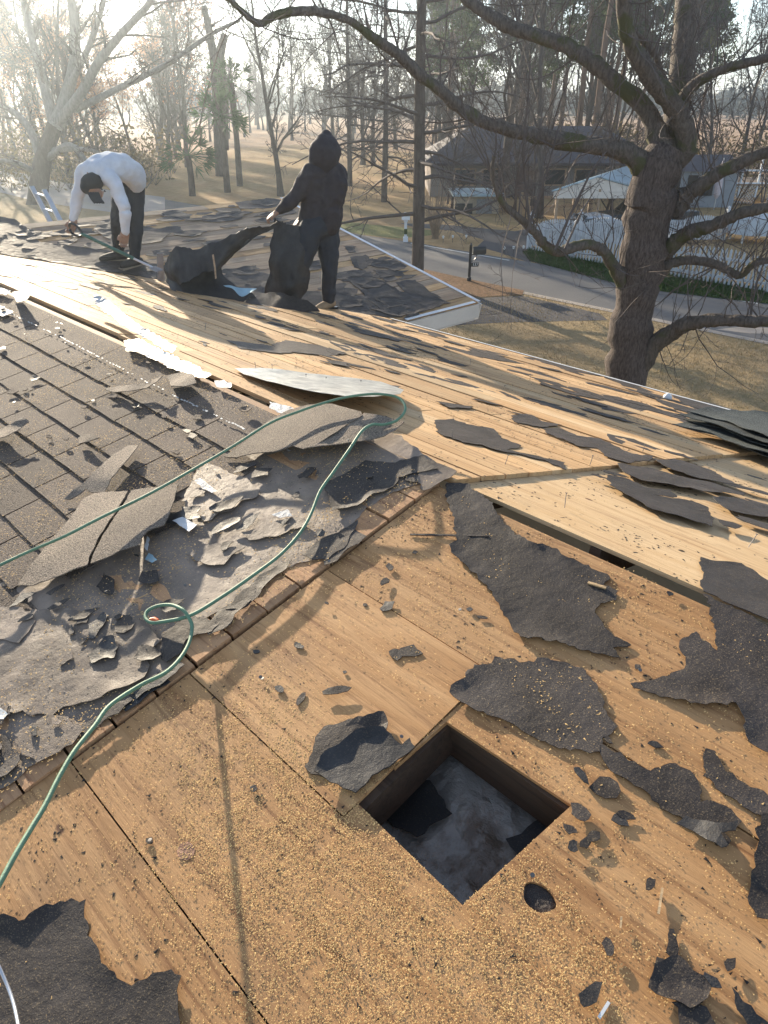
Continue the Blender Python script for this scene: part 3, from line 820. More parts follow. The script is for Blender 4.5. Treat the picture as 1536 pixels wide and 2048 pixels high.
while cnt < 120:
    v = -r.uniform(0.1, 3.85); u = r.uniform(0.2, 4.9)
    if u < -v * cT + 0.15: continue
    w = r.uniform(0.06, 0.30); h_ = w * r.uniform(0.3, 0.6)
    P = [(np.clip(u + w * q * math.cos(t_), -v * cT, 4.95), np.clip(v + h_ * q * math.sin(t_), -3.85, -0.03)) for t_, q in [(2 * math.pi * i / 10, r.uniform(0.5, 1.2)) for i in range(10)]]
    hlink(sheet('tar_paper', SC, P, 0.0335, 0.002, 0.09, 0.004, 0.008, 0.05, (0.035, 0.018), M['felt'], px=False, seed=2000 + cnt))
    cnt += 1

# small torn bits all over the papered and shingled part
r = np.random.default_rng(501)
cnt = 0
reg = np.array([SA.px(*q) for q in [(-60, 1330), (60, 1200), (320, 1060), (420, 960), (600, 890), (780, 880), (870, 950), (700, 1070), (560, 1150), (370, 1300), (260, 1400), (60, 1490), (-60, 1540)]])
while cnt < 42:
    u = r.uniform(-.9, .9); v = r.uniform(-2.0, -.15)
    if not inpoly(reg, np.array([u]), np.array([v]))[0]: continue
    w = r.uniform(.012, .075); h_ = w * r.uniform(.3, .9); an = r.uniform(0, 3.1)
    P = [(u + w * q * math.cos(t_) * math.cos(an) - h_ * q * math.sin(t_) * math.sin(an), v + w * q * math.cos(t_) * math.sin(an) + h_ * q * math.sin(t_) * math.cos(an)) for t_, q in [(2 * math.pi * i / 9, r.uniform(.5, 1.2)) for i in range(9)]]
    hlink(sheet('tar_paper_scrap', SL, P, 0.052 + .004 * r.random(), 0.0018, 0.02, 0.005, 0.006, 0.02, (0.012, 0.008), M[['felt', 'felt_pale', 'felt', 'felt_black'][r.integers(0, 4)]], px=False, seed=5000 + cnt, smooth=True))
    cnt += 1
cnt = 0
while cnt < 45:
    u = r.uniform(-3.3, .3); v = -abs(r.normal(0, .55)) - .1
    if v < -1.9 or not inpoly(field, np.array([u]), np.array([v]))[0]: continue
    w = r.uniform(.008, .045); h_ = w * r.uniform(.3, .9)
    P = [(u + w * q * math.cos(t_), v + h_ * q * math.sin(t_)) for t_, q in [(2 * math.pi * i / 7, r.uniform(.5, 1.2)) for i in range(7)]]
    hlink(sheet('roofing_crumb', SL, P, 0.054, 0.004, 0.02, 0.010, 0.014, 0.02, (0.012, 0.007), M[['felt', 'shingle', 'shingle', 'felt_black'][r.integers(0, 4)]], px=False, seed=6000 + cnt, smooth=True))
    cnt += 1
# ------------------------------------------------------------------ ground, road, drives
def flat(name, pts, z, mat, kind='structure', step=None):
    P = np.array(pts, float)
    V, F = tri_poly(P, 1, (), 0, grid=False)
    return tag(link(name, mesh(np.column_stack([V, np.full(len(V), z)]), F), mat), kind=kind)
def mat_ground(name, c1, c2, c3, sc=0.35, bs=0.6):
    t = NT(name); v = t.coords((1, 1, 1), True)
    n1 = t.noise(v, sc, 5, 0.6); n2 = t.noise(v, sc * 14, 4, 0.7); n3 = t.noise(v, 30, 3, 0.6)
    col = t.mix(t.g(n1, 0.38, 0.62), c1, c2)
    col = t.mix(t.g(n2, 0.42, 0.66), col, c3)
    col = t.mix(t.math('MULTIPLY', t.g(n3, 0.45, 0.7), 0.5), col, tuple(x * 0.5 for x in c1))
    return t.out(col, 0.95, t.math('ADD', n2, n3), bs, 0.05, spec=0.1)
M['lawn'] = mat_ground('dormant_lawn', (0.36, 0.26, 0.145), (0.27, 0.21, 0.11), (0.42, 0.31, 0.18))
M['field'] = mat_ground('dry_field', (0.46, 0.29, 0.18), (0.55, 0.37, 0.24), (0.36, 0.25, 0.15), 0.05)
M['yard'] = mat_ground('dry_yard_grass', (0.42, 0.27, 0.14), (0.33, 0.24, 0.11), (0.48, 0.33, 0.18), 0.15)
M['litter'] = mat_ground('leaf_litter', (0.22, 0.13, 0.075), (0.28, 0.17, 0.10), (0.14, 0.09, 0.05), 0.6)
M['green'] = mat_ground('green_grass', (0.15, 0.165, 0.06), (0.20, 0.21, 0.08), (0.32, 0.27, 0.13), 0.8)
M['ivy'] = mat_ground('low_green_groundcover', (0.03, 0.055, 0.02), (0.045, 0.08, 0.03), (0.06, 0.085, 0.03), 0.8)
def mat_asphalt(name, c, c2, sc=0.4):
    t = NT(name); v = t.coords((1, 1, 1), True)
    n1 = t.noise(v, sc, 5, 0.6); n2 = t.noise(v, 60, 3, 0.7)
    col = t.mix(t.g(n1, 0.35, 0.65), c, c2)
    col = t.mix(t.math('MULTIPLY', t.g(n2, 0.5, 0.7), 0.4), col, tuple(x * 1.6 for x in c2))
    return t.out(col, 0.8, n2, 0.4, 0.01, spec=0.35)
M['road'] = mat_asphalt('road_asphalt', (0.085, 0.085, 0.088), (0.125, 0.12, 0.115))
M['drive'] = mat_asphalt('driveway_asphalt', (0.06, 0.055, 0.055), (0.085, 0.075, 0.07))
M['drive_pale'] = mat_asphalt('pale_drive', (0.30, 0.26, 0.23), (0.36, 0.32, 0.28), 0.2)
M['gravel'] = mat_asphalt('pale_road_edge', (0.30, 0.25, 0.20), (0.36, 0.31, 0.26), 2)
n = 48
V = [(0, 0, 0)] + [(900 * math.cos(2 * math.pi * i / n), 900 * math.sin(2 * math.pi * i / n), 0) for i in range(n)]
tag(link('ground', mesh(V, [(0, i + 1, (i + 1) % n + 1) for i in range(n)]), M['field']), kind='structure')
def LL(a, s): return L(a, s)[:2]
S0, S1 = 17.1, 21.05
flat('yard', [LL(80, -60), LL(80, 62), LL(-90, 62), LL(-90, -60)][::-1], 0.004, M['yard'])
flat('lawn', [LL(60, -20), LL(60, S0), LL(-60, S0), LL(-60, -20)][::-1], 0.008, M['lawn'])
flat('road', [LL(95, S0), LL(95, S1), LL(-70, S1), LL(-70, S0)][::-1], 0.014, M['road'])
flat('road_edge', [LL(95, S0 - 0.25), LL(95, S0 + 0.02), LL(-70, S0 + 0.02), LL(-70, S0 - 0.25)][::-1], 0.018, M['gravel'])
k = MB()
for i in range(2):
    k.bar(L(10.5 + i * 9, S1 - 0.28, 0.019), L(5.5 + i * 9, S1 - 0.28, 0.019), 0.10, 0.003)
k.build('road_marking', simple('worn_white_line', (0.55, 0.55, 0.52), 0.7, 0.3, 6)); tag(bpy.data.objects['road_marking'], kind='structure')
# our own drive: in from the road, and the bed of leaves beside it
flat('driveway', [gnd(*q)[:2] for q in [(1215, 641), (1000, 646), (760, 660), (600, 620), (820, 585), (930, 598), (1045, 592), (1200, 628)]], 0.012, M['drive'])
flat('leaf_bed', [gnd(*q)[:2] for q in [(820, 583), (930, 597), (1045, 591), (1048, 582), (940, 560), (850, 540), (700, 510), (650, 560)]], 0.0225, M['litter'])
# across the road
flat('driveway', [gnd(*q)[:2] for q in [(1062, 527), (1000, 506), (955, 493), (968, 481), (905, 462), (830, 455), (800, 447), (880, 449), (935, 454), (1030, 463), (1070, 455), (1200, 448), (1420, 440), (1420, 455), (1215, 462), (1062, 473), (1056, 497)]], 0.012, M['drive'])
flat('grass_island', [gnd(*q)[:2] for q in [(966, 480), (905, 463), (830, 456), (690, 440), (640, 436), (640, 455), (720, 470), (850, 489), (895, 498)]][::-1], 0.020, M['yard'])
flat('grass_verge', [gnd(*q)[:2] for q in [(660, 440), (740, 450), (870, 462), (880, 470), (800, 478), (720, 470), (660, 455)]][::-1], 0.0245, M['green'])
flat('groundcover', [gnd(*q)[:2] for q in [(1045, 505), (1065, 498), (1240, 533), (1330, 548), (1560, 582), (1560, 612), (1330, 585), (1240, 570), (1060, 523)]][::-1], 0.022, M['ivy'])
flat('path', [gnd(*q)[:2] for q in [(-260, 335), (0, 338), (70, 352), (150, 372), (330, 395), (330, 440), (130, 412), (60, 400), (0, 385), (-260, 370)]][::-1], 0.016, M['drive_pale'])
flat('path', [gnd(*q)[:2] for q in [(1430, 660), (1480, 655), (1700, 662), (1700, 672), (1500, 668)]][::-1], 0.016, M['gravel'])
def blades(name, poly, cnt, h, mat, seed, w=0.006):
    r = np.random.default_rng(seed); P = np.array(poly); mn, mx = P.min(0), P.max(0)
    x = r.uniform(mn[0], mx[0], cnt * 3); y = r.uniform(mn[1], mx[1], cnt * 3)
    kk = inpoly(P, x, y); x = x[kk][:cnt]; y = y[kk][:cnt]; n_ = len(x)
    a = r.uniform(0, 6.28, n_); hh = h * r.uniform(.4, 1.3, n_) * (0.5 + vnoise(x, y, 0.8, 3)); ln = r.uniform(-.6, .6, (n_, 2)) * hh[:, None]
    v = np.zeros((n_, 3, 3))
    v[:, 0] = np.stack([x - w * np.cos(a), y - w * np.sin(a), np.full(n_, 0.008)], 1)
    v[:, 1] = np.stack([x + w * np.cos(a), y + w * np.sin(a), np.full(n_, 0.008)], 1)
    v[:, 2] = np.stack([x + ln[:, 0], y + ln[:, 1], hh], 1)
    me = fast_mesh(v.reshape(-1, 3), np.arange(n_ * 3).reshape(-1, 3))
    return tag(link(name, me, mat), kind='stuff')
def fast_mesh(V, F, smooth=False):
    me = bpy.data.meshes.new('m'); k_ = F.shape[1]
    me.vertices.add(len(V)); me.vertices.foreach_set('co', np.ascontiguousarray(V, np.float32).ravel())
    me.loops.add(F.size); me.loops.foreach_set('vertex_index', np.ascontiguousarray(F, np.int32).ravel())
    me.polygons.add(len(F)); me.polygons.foreach_set('loop_start', np.arange(0, F.size, k_, dtype=np.int32))
    me.update(calc_edges=True)
    if smooth: me.polygons.foreach_set('use_smooth', [True] * len(F))
    return me
M['blade'] = simple('dry_grass_blades', (0.38, 0.29, 0.16), 0.9, 0.4, 0.9, world=True, spec=0.1)
M['blade_green'] = simple('green_grass_blades', (0.05, 0.085, 0.025), 0.9, 0.4, 2, world=True, spec=0.1)
blades('grass', [LL(14, 3.5), LL(14, 17), LL(-14, 17), LL(-14, 3.5)], 120000, 0.05, M['blade'], 1, 0.007)
blades('grass', [gnd(*q)[:2] for q in [(1045, 505), (1065, 498), (1240, 533), (1330, 548), (1560, 582), (1560, 612), (1330, 585), (1240, 570), (1060, 523)]], 9000, 0.14, M['blade_green'], 2, 0.02)

# ------------------------------------------------------------------ trees
def mat_bark(name, c1, c2, moss=None, sc=1.0):
    t = NT(name); v = t.coords((1, 1, 0.28), offs=True)
    n1 = t.noise(v, 9 * sc, 6, 0.65, 0.4); n2 = t.noise(t.coords((1, 1, 1)), 2.2, 4, 0.6)
    col = t.mix(t.g(n1, 0.35, 0.65), c1, c2)
    if moss: col = t.mix(t.g(n2, 0.52, 0.6), col, moss)
    return t.out(col, 0.9, n1, 0.9, 0.03, spec=0.2)
M['bark'] = mat_bark('mossy_grey_bark', (0.065, 0.05, 0.043), (0.16, 0.13, 0.115), None, 4.5)
M['bark_moss'] = mat_bark('mossy_limb_bark', (0.085, 0.072, 0.06), (0.17, 0.145, 0.125), (0.095, 0.095, 0.05), 3.5)
M['bark_dark'] = mat_bark('dark_bark', (0.075, 0.06, 0.05), (0.13, 0.105, 0.09))
M['bark_pale'] = mat_bark('glare_paled_bark', (0.20, 0.185, 0.165), (0.30, 0.28, 0.25))  # limb colour lightened to stand for the glare of the sun
M['bark_pine'] = mat_bark('pine_bark', (0.13, 0.085, 0.06), (0.20, 0.135, 0.10))
M['twig'] = simple('twig_bark', (0.12, 0.10, 0.09), 0.85, 0.2, 5, spec=0.2)
def mat_leaf(name, c, var=0.4, trans=0.35):
    t = NT(name); n1 = t.noise(t.coords((1, 1, 1)), 1.3, 4, 0.6)
    col = t.mix(t.g(n1, 0.3, 0.7), tuple(x * (1 - var) for x in c), tuple(min(1, x * (1 + var)) for x in c))
    t.out(col, 0.75, spec=0.2)
    tr = t.n.new('ShaderNodeBsdfTranslucent'); t.l.new(col, tr.inputs[0])
    mx = t.n.new('ShaderNodeMixShader'); mx.inputs[0].default_value = trans
    t.l.new(t.b.outputs[0], mx.inputs[1]); t.l.new(tr.outputs[0], mx.inputs[2])
    t.l.new(mx.outputs[0], t.n['Material Output'].inputs[0])
    return t.m
M['needle'] = mat_leaf('pine_needles', (0.075, 0.10, 0.035))
M['needle2'] = mat_leaf('olive_needles', (0.13, 0.13, 0.05))
M['rustleaf'] = mat_leaf('rust_dead_leaves', (0.42, 0.23, 0.13), 0.35, 0.5)
M['palmleaf'] = mat_leaf('palm_fronds', (0.07, 0.115, 0.05))

def unit(v): return v / (np.linalg.norm(v) + 1e-12)
def limb(p, d, Ln, r0, r1, nseg, wob, r, up=0.0):
    pts = [np.array(p, float)]; d = unit(np.array(d, float))
    for i in range(nseg):
        d = unit(d + r.normal(0, wob, 3) + np.array([0, 0, up]))
        pts.append(pts[-1] + d * Ln / nseg)
    t_ = np.linspace(0, 1, nseg + 1)
    return np.array(pts), r0 + (r1 - r0) * t_
def sub(pts, rad, r, n_, ratio, lenf, ang, lv, out, lo=0.25, wob=0.16, up=0.05, minr=0.006):
    """children along a limb"""
    Lt = np.linalg.norm(np.diff(pts, axis=0), axis=1).sum()
    for i in range(n_):
        t_ = lo + (1 - lo) * (i + r.uniform(0, 1)) / n_
        x = t_ * (len(pts) - 1); j = min(int(x), len(pts) - 2); f = x - j
        p = pts[j] * (1 - f) + pts[j + 1] * f; rr = rad[j] * (1 - f) + rad[j + 1] * f
        d = unit(pts[j + 1] - pts[j])
        s = unit(np.cross(d, r.normal(0, 1, 3)))
        a = ang * r.uniform(0.7, 1.3)
        dd = d * math.cos(a) + s * math.sin(a)
        ln = Lt * lenf * r.uniform(0.6, 1.2) * (1.15 - 0.6 * t_)
        q, qr = limb(p, dd, ln, max(rr * ratio, minr), max(rr * ratio * 0.25, minr * 0.7), 4 if lv > 0 else 3, wob, r, up)
        out.append((q, qr, lv))
        if lv > 0: sub(q, qr, r, max(2, int(n_ * 0.8)), ratio, lenf * 1.0, ang, lv - 1, out, 0.2, wob, up, minr)
def bare_tree(seed, H=14, r0=0.22, spread=0.75, n1=9, lv=2, fork=0.3, minr=0.009, pale=False, wob=0.10):
    r = np.random.default_rng(seed)
    tp, tr = limb((0, 0, -0.3), (r.normal(0, .04), r.normal(0, .04), 1), H * 0.92, r0, r0 * 0.12, 9, wob * 0.6, r, 0.08)
    tr = tr.copy(); tr[0] = r0 * 1.5
    out = []
    sub(tp, tr, r, n1, 0.55, 0.45, spread, lv, out, fork, wob * 1.5, 0.06, minr)
    big = MB().tube(tp, tr, 8); tw = MB()
    for q, qr, l_ in out:
        if qr[0] > 0.035 * (H / 14): big.tube(q, qr, 5, False)
        else: tw.tube(q, qr, 3, False)
    return big.mesh(True), tw.mesh(), [q for q, qr, l_ in out if l_ == 0]
def leafcloud(centres, cnt, size, spread, seed, flat_=0.7):
    r = np.random.default_rng(seed); C = np.array(centres)
    c = C[r.integers(0, len(C), cnt)] + r.normal(0, spread, (cnt, 3)) * [1, 1, flat_]
    a = r.normal(0, 1, (cnt, 3)); a /= np.linalg.norm(a, axis=1)[:, None]
    b = np.cross(a, r.normal(0, 1, (cnt, 3))); b /= np.linalg.norm(b, axis=1)[:, None] + 1e-9
    s = size * r.uniform(.5, 1.4, (cnt, 1))
    v = np.stack([c - a * s, c + b * s * 0.45, c + a * s, c - b * s * 0.45], 1)
    return fast_mesh(v.reshape(-1, 3), np.arange(cnt * 4).reshape(-1, 4))
def put_tree(name, label, group, meshes, mats, x, y, rz, sc, z=0.0, cat='tree'):
    t_ = empty(name, (x, y, z), rz); t_.scale = (sc, sc, sc)
    tag(t_, label, cat, group)
    for nm, me, mt in zip(('trunk', 'branches', 'crown'), meshes, mats):
        if me is not None: link(nm, me, mt, t_)
    return t_

# the big tree in the front yard, its limbs traced one by one
TY = 11.3
def dep(y): return TY
big = empty('front_yard_tree', tuple(gnd(1265, 790)[:2] * 0 + at(1262, 850, TY)[:2]) + (0,))
tag(big, 'large leafless tree with mossy spreading limbs, in front of the white picket fence', 'tree')
B0 = np.array(big.location)
def trace(px, dY, wpx, n=7, wsc=0.72):
    """px: list of (x, y); dY: depth offset start..end; wpx: widths in px start..end"""
    m = len(px); dd = np.linspace(dY[0], dY[1], m); ww = np.interp(np.linspace(0, 1, m), np.linspace(0, 1, len(wpx)), wpx)
    P = np.array([np.append(at(x, y, TY + d_) - B0, w_ * (TY + d_) / ray(x, y)[1] / F_PX / 2 * wsc) for (x, y), d_, w_ in zip(px, dd, ww)])
    Q = smoothline(P, n); wob_ = Q[:, 3:4] * 0.06
    Q[:, :3] += rng.normal(0, 1, (len(Q), 3)) * wob_
    Q[:, 3] *= rng.uniform(0.9, 1.1, len(Q)) * (1 + .22 * (rng.random(len(Q)) < .06))
    return Q[:, :3], Q[:, 3]
tp, tr = trace([(1245, 905), (1248, 850), (1250, 790), (1258, 700), (1268, 620), (1282, 540), (1294, 460), (1306, 380), (1320, 330), (1338, 300)], (0, 0), [140, 112, 96, 98, 100, 108, 112, 112, 104, 80], 4, 0.82)
MB().tube(tp, tr, 18).build('trunk', M['bark'], big, True)
LIMBS = [
 ([(1300, 350), (1255, 305), (1190, 292), (1100, 277), (1030, 262), (960, 240), (915, 212), (880, 180), (840, 150), (800, 112), (765, 88), (740, 70), (700, 42), (640, 24), (580, 24), (540, 36), (518, 48), (490, 28), (455, -5), (430, -30)], (0, -1.5), [60, 46, 40, 36, 32, 30, 26, 20, 26, 20, 16, 12]),
 ([(1330, 300), (1290, 215), (1230, 165), (1180, 122), (1130, 92), (1080, 74), (1030, 58), (990, 38), (945, 8), (900, -30)], (0, 1.2), [56, 44, 40, 36, 34, 26]),
 ([(1335, 330), (1372, 300), (1362, 240), (1330, 190), (1290, 140), (1262, 90), (1250, 40), (1245, -30)], (0, -.6), [66, 56, 50, 44, 40]),
 ([(1335, 330), (1352, 250), (1362, 150), (1370, 60), (1376, -40)], (0, .8), [70, 62, 60, 56]),
 ([(1345, 430), (1372, 392), (1400, 372), (1440, 345), (1480, 325), (1536, 303), (1620, 280)], (0, -.8), [52, 42, 36, 30]),
 ([(1325, 510), (1345, 490), (1372, 468), (1410, 455), (1444, 443), (1480, 428), (1536, 412), (1620, 380)], (0, -1.2), [50, 38, 32, 30]),
 ([(1300, 570), (1326, 545), (1340, 528), (1375, 520), (1410, 524), (1440, 532), (1465, 546), (1482, 550), (1496, 538), (1510, 526), (1540, 520), (1600, 515)], (0, -.6), [34, 26, 22, 20, 18]),
 ([(1270, 740), (1311, 688), (1346, 664), (1370, 650), (1400, 643), (1440, 640), (1480, 642), (1536, 642), (1640, 630)], (0, -1.4), [66, 46, 38, 34, 34]),
 ([(1268, 610), (1240, 552), (1222, 525), (1204, 500), (1178, 490), (1150, 494), (1118, 503), (1090, 490), (1074, 470), (1050, 446), (1018, 420), (1000, 398), (985, 350), (988, 310)], (0, -1.2), [46, 34, 28, 28, 30, 24, 22, 18, 14, 10]),
 ([(1352, 230), (1368, 190), (1395, 165), (1420, 150), (1460, 134), (1500, 124), (1560, 112)], (0, -.5), [34, 26, 22]),
 ([(1240, 40), (1275, 70), (1310, 110), (1330, 160)], (-.5, 0), [16, 14]),
]
twm = MB(); r = np.random.default_rng(31)
for px_, dY, w_ in LIMBS:
    q, qr = trace(px_, dY, w_, 5)
    MB().tube(q, qr, 10).build('limb', M['bark_moss'], big, True)
    out = []
    # water sprouts, mostly upright
    Lt = len(q)
    for i in range(int(Lt * 0.6)):
        j = r.integers(3, Lt - 1)
        d = np.array([r.normal(0, .45), r.normal(0, .45), r.choice([1, 1, 1, -0.4])])
        s_, sr = limb(q[j], d, r.uniform(0.35, 1.9), r.uniform(.006, .014), 0.003, 6, 0.14, r, 0.07)
        out.append((s_, sr, 1)); sub(s_, sr, r, 4, 0.6, 0.4, 0.7, 1, out, 0.25, 0.2, 0.05, 0.0025)
    for s_, sr, l_ in out: twm.tube(s_, sr, 3, False)
for px_ in ([(1052, 470), (1075, 400), (1100, 320), (1118, 250)], [(1060, 460), (1052, 380), (1046, 300), (1056, 200), (1060, 120)], [(1110, 500), (1145, 420), (1185, 340), (1215, 300)], [(1130, 498), (1160, 430), (1190, 380)], [(1500, 640), (1510, 580), (1536, 500)]):
    q, qr = trace(px_, (-1, -.6), [9, 6, 3], 4); twm.tube(q, qr, 4, False)
    out = []; sub(q, qr, r, 9, 0.5, 0.3, 0.6, 1, out, 0.15, 0.2, 0.05, 0.003)
    for s_, sr, l_ in out: twm.tube(s_, sr, 3, False)
twm.build('twigs', M['twig'], big)

# templates
TMPL = {}
for i, (H_, r0, sp, n1, lv, fk, mr) in enumerate([(15, .2, .6, 12, 3, .12, .014), (13, .17, .8, 12, 3, .08, .014), (16, .24, .55, 12, 3, .15, .015), (11, .14, .9, 12, 3, .06, .013), (18, .2, .5, 11, 3, .2, .015)]):
    TMPL['bare%d' % i] = bare_tree(100 + i, H_, r0, sp, n1, lv, fk, mr)
def pine(seed, H=20, r0=0.25, bare=0.5, nb=26, leaf=9000, ls=0.16):
    r = np.random.default_rng(seed)
    tp, tr = limb((0, 0, -.3), (0, 0, 1), H, r0, 0.05, 10, 0.02, r, 0.2)
    big_ = MB().tube(tp, tr, 8); br = MB(); cs = []
    for i in range(nb):
        t_ = bare + (1 - bare) * i / nb; z = t_ * H; ln = (1 - t_) * 3.6 + 0.9
        a = r.uniform(0, 6.28)
        x = t_ * (len(tp) - 1); j = min(int(x), len(tp) - 2)
        q, qr = limb(tp[j] + (tp[j + 1] - tp[j]) * (x - j), (math.cos(a), math.sin(a), 0.25), ln * r.uniform(.7, 1.2), 0.045, 0.012, 4, 0.12, r, 0.03)
        br.tube(q, qr, 3, False)
        for k_ in range(2, 5): cs += [q[k_]] * 1
        out = []; sub(q, qr, r, 5, 0.5, 0.45, 0.7, 0, out, 0.3, 0.15, 0.05, 0.008)
        for s_, sr, l_ in out: br.tube(s_, sr, 3, False); cs.append(s_[-1]); cs.append(s_[2])
    return big_.mesh(True), br.mesh(), leafcloud(cs, leaf, ls, 0.33, seed, 0.6)
for i in range(3): TMPL['pine%d' % i] = pine(300 + i, 19 + i, .24, .38 + .08 * i)
# rust-leaved oak
tb = bare_tree(150, 13, .2, .8, 10, 2, .15, .012)
TMPL['rust'] = (tb[0], tb[1], leafcloud([q[-1] for q in tb[2]] + [q[1] for q in tb[2]], 6000, 0.10, 0.35, 5))
# cypress-like tree with level twiggy branches
def level_tree(seed, H=17, r0=0.22, first=0.12, nb=58):
    r = np.random.default_rng(seed)
    tp, tr = limb((0, 0, -.3), (0, 0, 1), H, r0, 0.05, 12, 0.012, r, 0.3)
    big_ = MB().tube(tp, tr, 10); br = MB()
    for i in range(nb):
        t_ = first + (0.98 - first) * i / nb
        x = t_ * (len(tp) - 1); j = min(int(x), len(tp) - 2); a = i * 2.4 + r.uniform(-.4, .4)
        q, qr = limb(tp[j] + (tp[j + 1] - tp[j]) * (x - j), (math.cos(a), math.sin(a), r.uniform(-.05, .25)), (1 - t_) * 3.6 + 1.4, 0.055 * (1.3 - t_), 0.012, 7, 0.13, r, -0.02)
        br.tube(q, qr, 4, False); out = []
        sub(q, qr, r, 9, 0.5, 0.38, 0.8, 1, out, 0.12, 0.22, -0.02, 0.008)
        for s_, sr, l_ in out: br.tube(s_, sr, 3, False)
    return big_.mesh(True), br.mesh(), None
TMPL['level'] = level_tree(7)
TMPL['level2'] = level_tree(8, 15, .18, .12, 30)
def plant(key, name, label, group, x, y, sc, rz=None, mats=None):
    m_ = TMPL[key]
    if key.startswith('bare'): ms = (m_[0], m_[1], None); mt = (M['bark_dark'], M['twig'], None)
    elif key.startswith('pine'): ms = m_; mt = (M['bark_pine'], M['twig'], M['needle'] if key != 'pine2' else M['needle2'])
    elif key == 'rust': ms = m_; mt = (M['bark_dark'], M['twig'], M['rustleaf'])
    else: ms = m_; mt = (M['bark_dark'], M['twig'], None)
    return put_tree(name, label, group, ms, mt, x, y, rnd.uniform(0, 6.28) if rz is None else rz, sc)
def gp(px_, py_): return gnd(px_, py_)[:2]
x, y = gp(835, 555); plant('level', 'cypress_tree', 'straight dark tree with level twiggy branches, just behind the white drip edge of the wing', None, x, y, 1.0, 0.6)
x, y = gp(768, 404); plant('level2', 'cypress_tree', 'slimmer straight dark trunk on the dry lawn, left of the white mailbox', None, x, y, 1.0, 2.0)
x, y = gp(562, 392); plant('bare0', 'tree', 'bare tree behind the hooded worker', None, x, y, .9, 2.0)
x, y = gp(700, 372); plant('level2', 'tree', 'dark twiggy tree beyond the lawn, between the hooded worker and the slim straight trunk', None, x, y, 1.0, 1.0)
x, y = gp(1010, 395); plant('bare2', 'tree', 'bare tree in front of the far brick house', None, x, y, 1.0, 4.0)
x, y = gp(1078, 436); plant('bare4', 'tree', 'tall bare tree left of the carport', None, x, y, 0.9, 1.0)
x, y = gp(75, 408)
# spreading tree at the left, traced limbs coloured pale for sun glare
pal = empty('sycamore_tree', (x, y, 0)); tag(pal, 'leafless tree with long, glare-paled spreading limbs at the far left, behind the ladder', 'tree')
P0 = np.array([x, y, 0])
def trace2(px_, Y0, Y1, wpx, base):
    m = len(px_); dd = np.linspace(Y0, Y1, m); ww = np.interp(np.linspace(0, 1, m), np.linspace(0, 1, len(wpx)), wpx)
    P = np.array([np.append(at(a_, b_, d_) - base, w_ * d_ / F_PX / 2) for (a_, b_), d_, w_ in zip(px_, dd, ww)])
    Q = smoothline(P, 5); return Q[:, :3], Q[:, 3]
q, qr = trace2([(78, 425), (76, 408), (78, 370), (84, 330), (96, 290), (110, 250)], y, y, [64, 40, 34, 32, 28, 26], P0)
MB().tube(q, qr, 12).build('trunk', M['bark_dark'], pal, True)
r = np.random.default_rng(9); tws = MB()
for px_, w_, d_ in [([(110, 255), (130, 200), (148, 130), (150, 60), (140, -20)], [26, 20, 14], 1), ([(112, 250), (160, 190), (200, 120), (250, 60), (300, 5), (310, -30)], [20, 14, 8], -2),
    ([(108, 250), (90, 180), (70, 100), (50, 20), (40, -30)], [20, 14, 9], 2), ([(140, 170), (175, 100), (200, 30), (215, -30)], [12, 9, 7], 0), ([(84, 330), (60, 260), (20, 220), (-40, 200)], [16, 12, 8], 1),
    ([(90, 320), (140, 290), (180, 330), (230, 365)], [14, 9, 5], -3), ([(80, 350), (30, 325), (-30, 320)], [12, 9, 6], -2), ([(150, 220), (230, 180), (330, 130), (420, 70), (480, 40)], [12, 9, 5], -2), ([(100, 300), (180, 300), (240, 330)], [10, 7, 4], -4)]:
    q, qr = trace2(px_, y, y + d_, w_, P0)
    MB().tube(q, qr, 8).build('limb', M['bark_pale'], pal, True)
    out = []; sub(q, qr, r, 11, 0.4, 0.4, 0.7, 2, out, 0.2, 0.2, 0.04, 0.012)
    for s_, sr, l_ in out: tws.tube(s_, sr, 3, False)
tws.build('twigs', M['twig'], pal)
# broken snag with two stems
x, y = gp(440, 352)
sn = empty('broken_tree', (x, y, 0)); tag(sn, 'dead dark tree with two broken-off upright stems, above the lifted roofing', 'tree')
P0 = np.array([x, y, 0])
for px_, w_ in (([(445, 352), (440, 300), (436, 220), (430, 140), (420, 70), (408, 12)], [26, 20, 17, 14, 9]), ([(448, 300), (446, 220), (442, 150), (440, 110), (450, 68)], [18, 16, 18, 12])):
    q, qr = trace2(px_, y, y, w_, P0); MB().tube(q, qr, 8).build('stem', M['bark_dark'], sn, True)
    tws = MB(); out = []; sub(q, qr, r, 9, 0.35, 0.3, 0.8, 2, out, 0.25, 0.2, 0.04, 0.012)
    for s_, sr, l_ in out: tws.tube(s_, sr, 3, False)
    tws.build('twigs', M['twig'], sn)
# leafless shrub by the white mailbox
x, y = gp(870, 478)
sh = empty('shrub', (x, y, 0)); tag(sh, 'leafless many-stemmed shrub on the grass island beside the dark straight trunk', 'shrub')
st = MB(); r = np.random.default_rng(12)
for i in range(38):
    d = np.array([r.normal(0, .28), r.normal(0, .28), 1]); q, qr = limb((r.normal(0, .08), r.normal(0, .08), 0), d, r.uniform(1.4, 2.6), 0.018, 0.006, 6, 0.10, r, 0.02)
    st.tube(q, qr, 4, False); out = []; sub(q, qr, r, 4, .6, .35, .5, 0, out, .3, .15, .05, .004)
    for s_, sr, l_ in out: st.tube(s_, sr, 3, False)
st.build('stems', simple('tan_stems', (0.26, 0.19, 0.13), 0.8, 0.3, 4), sh)
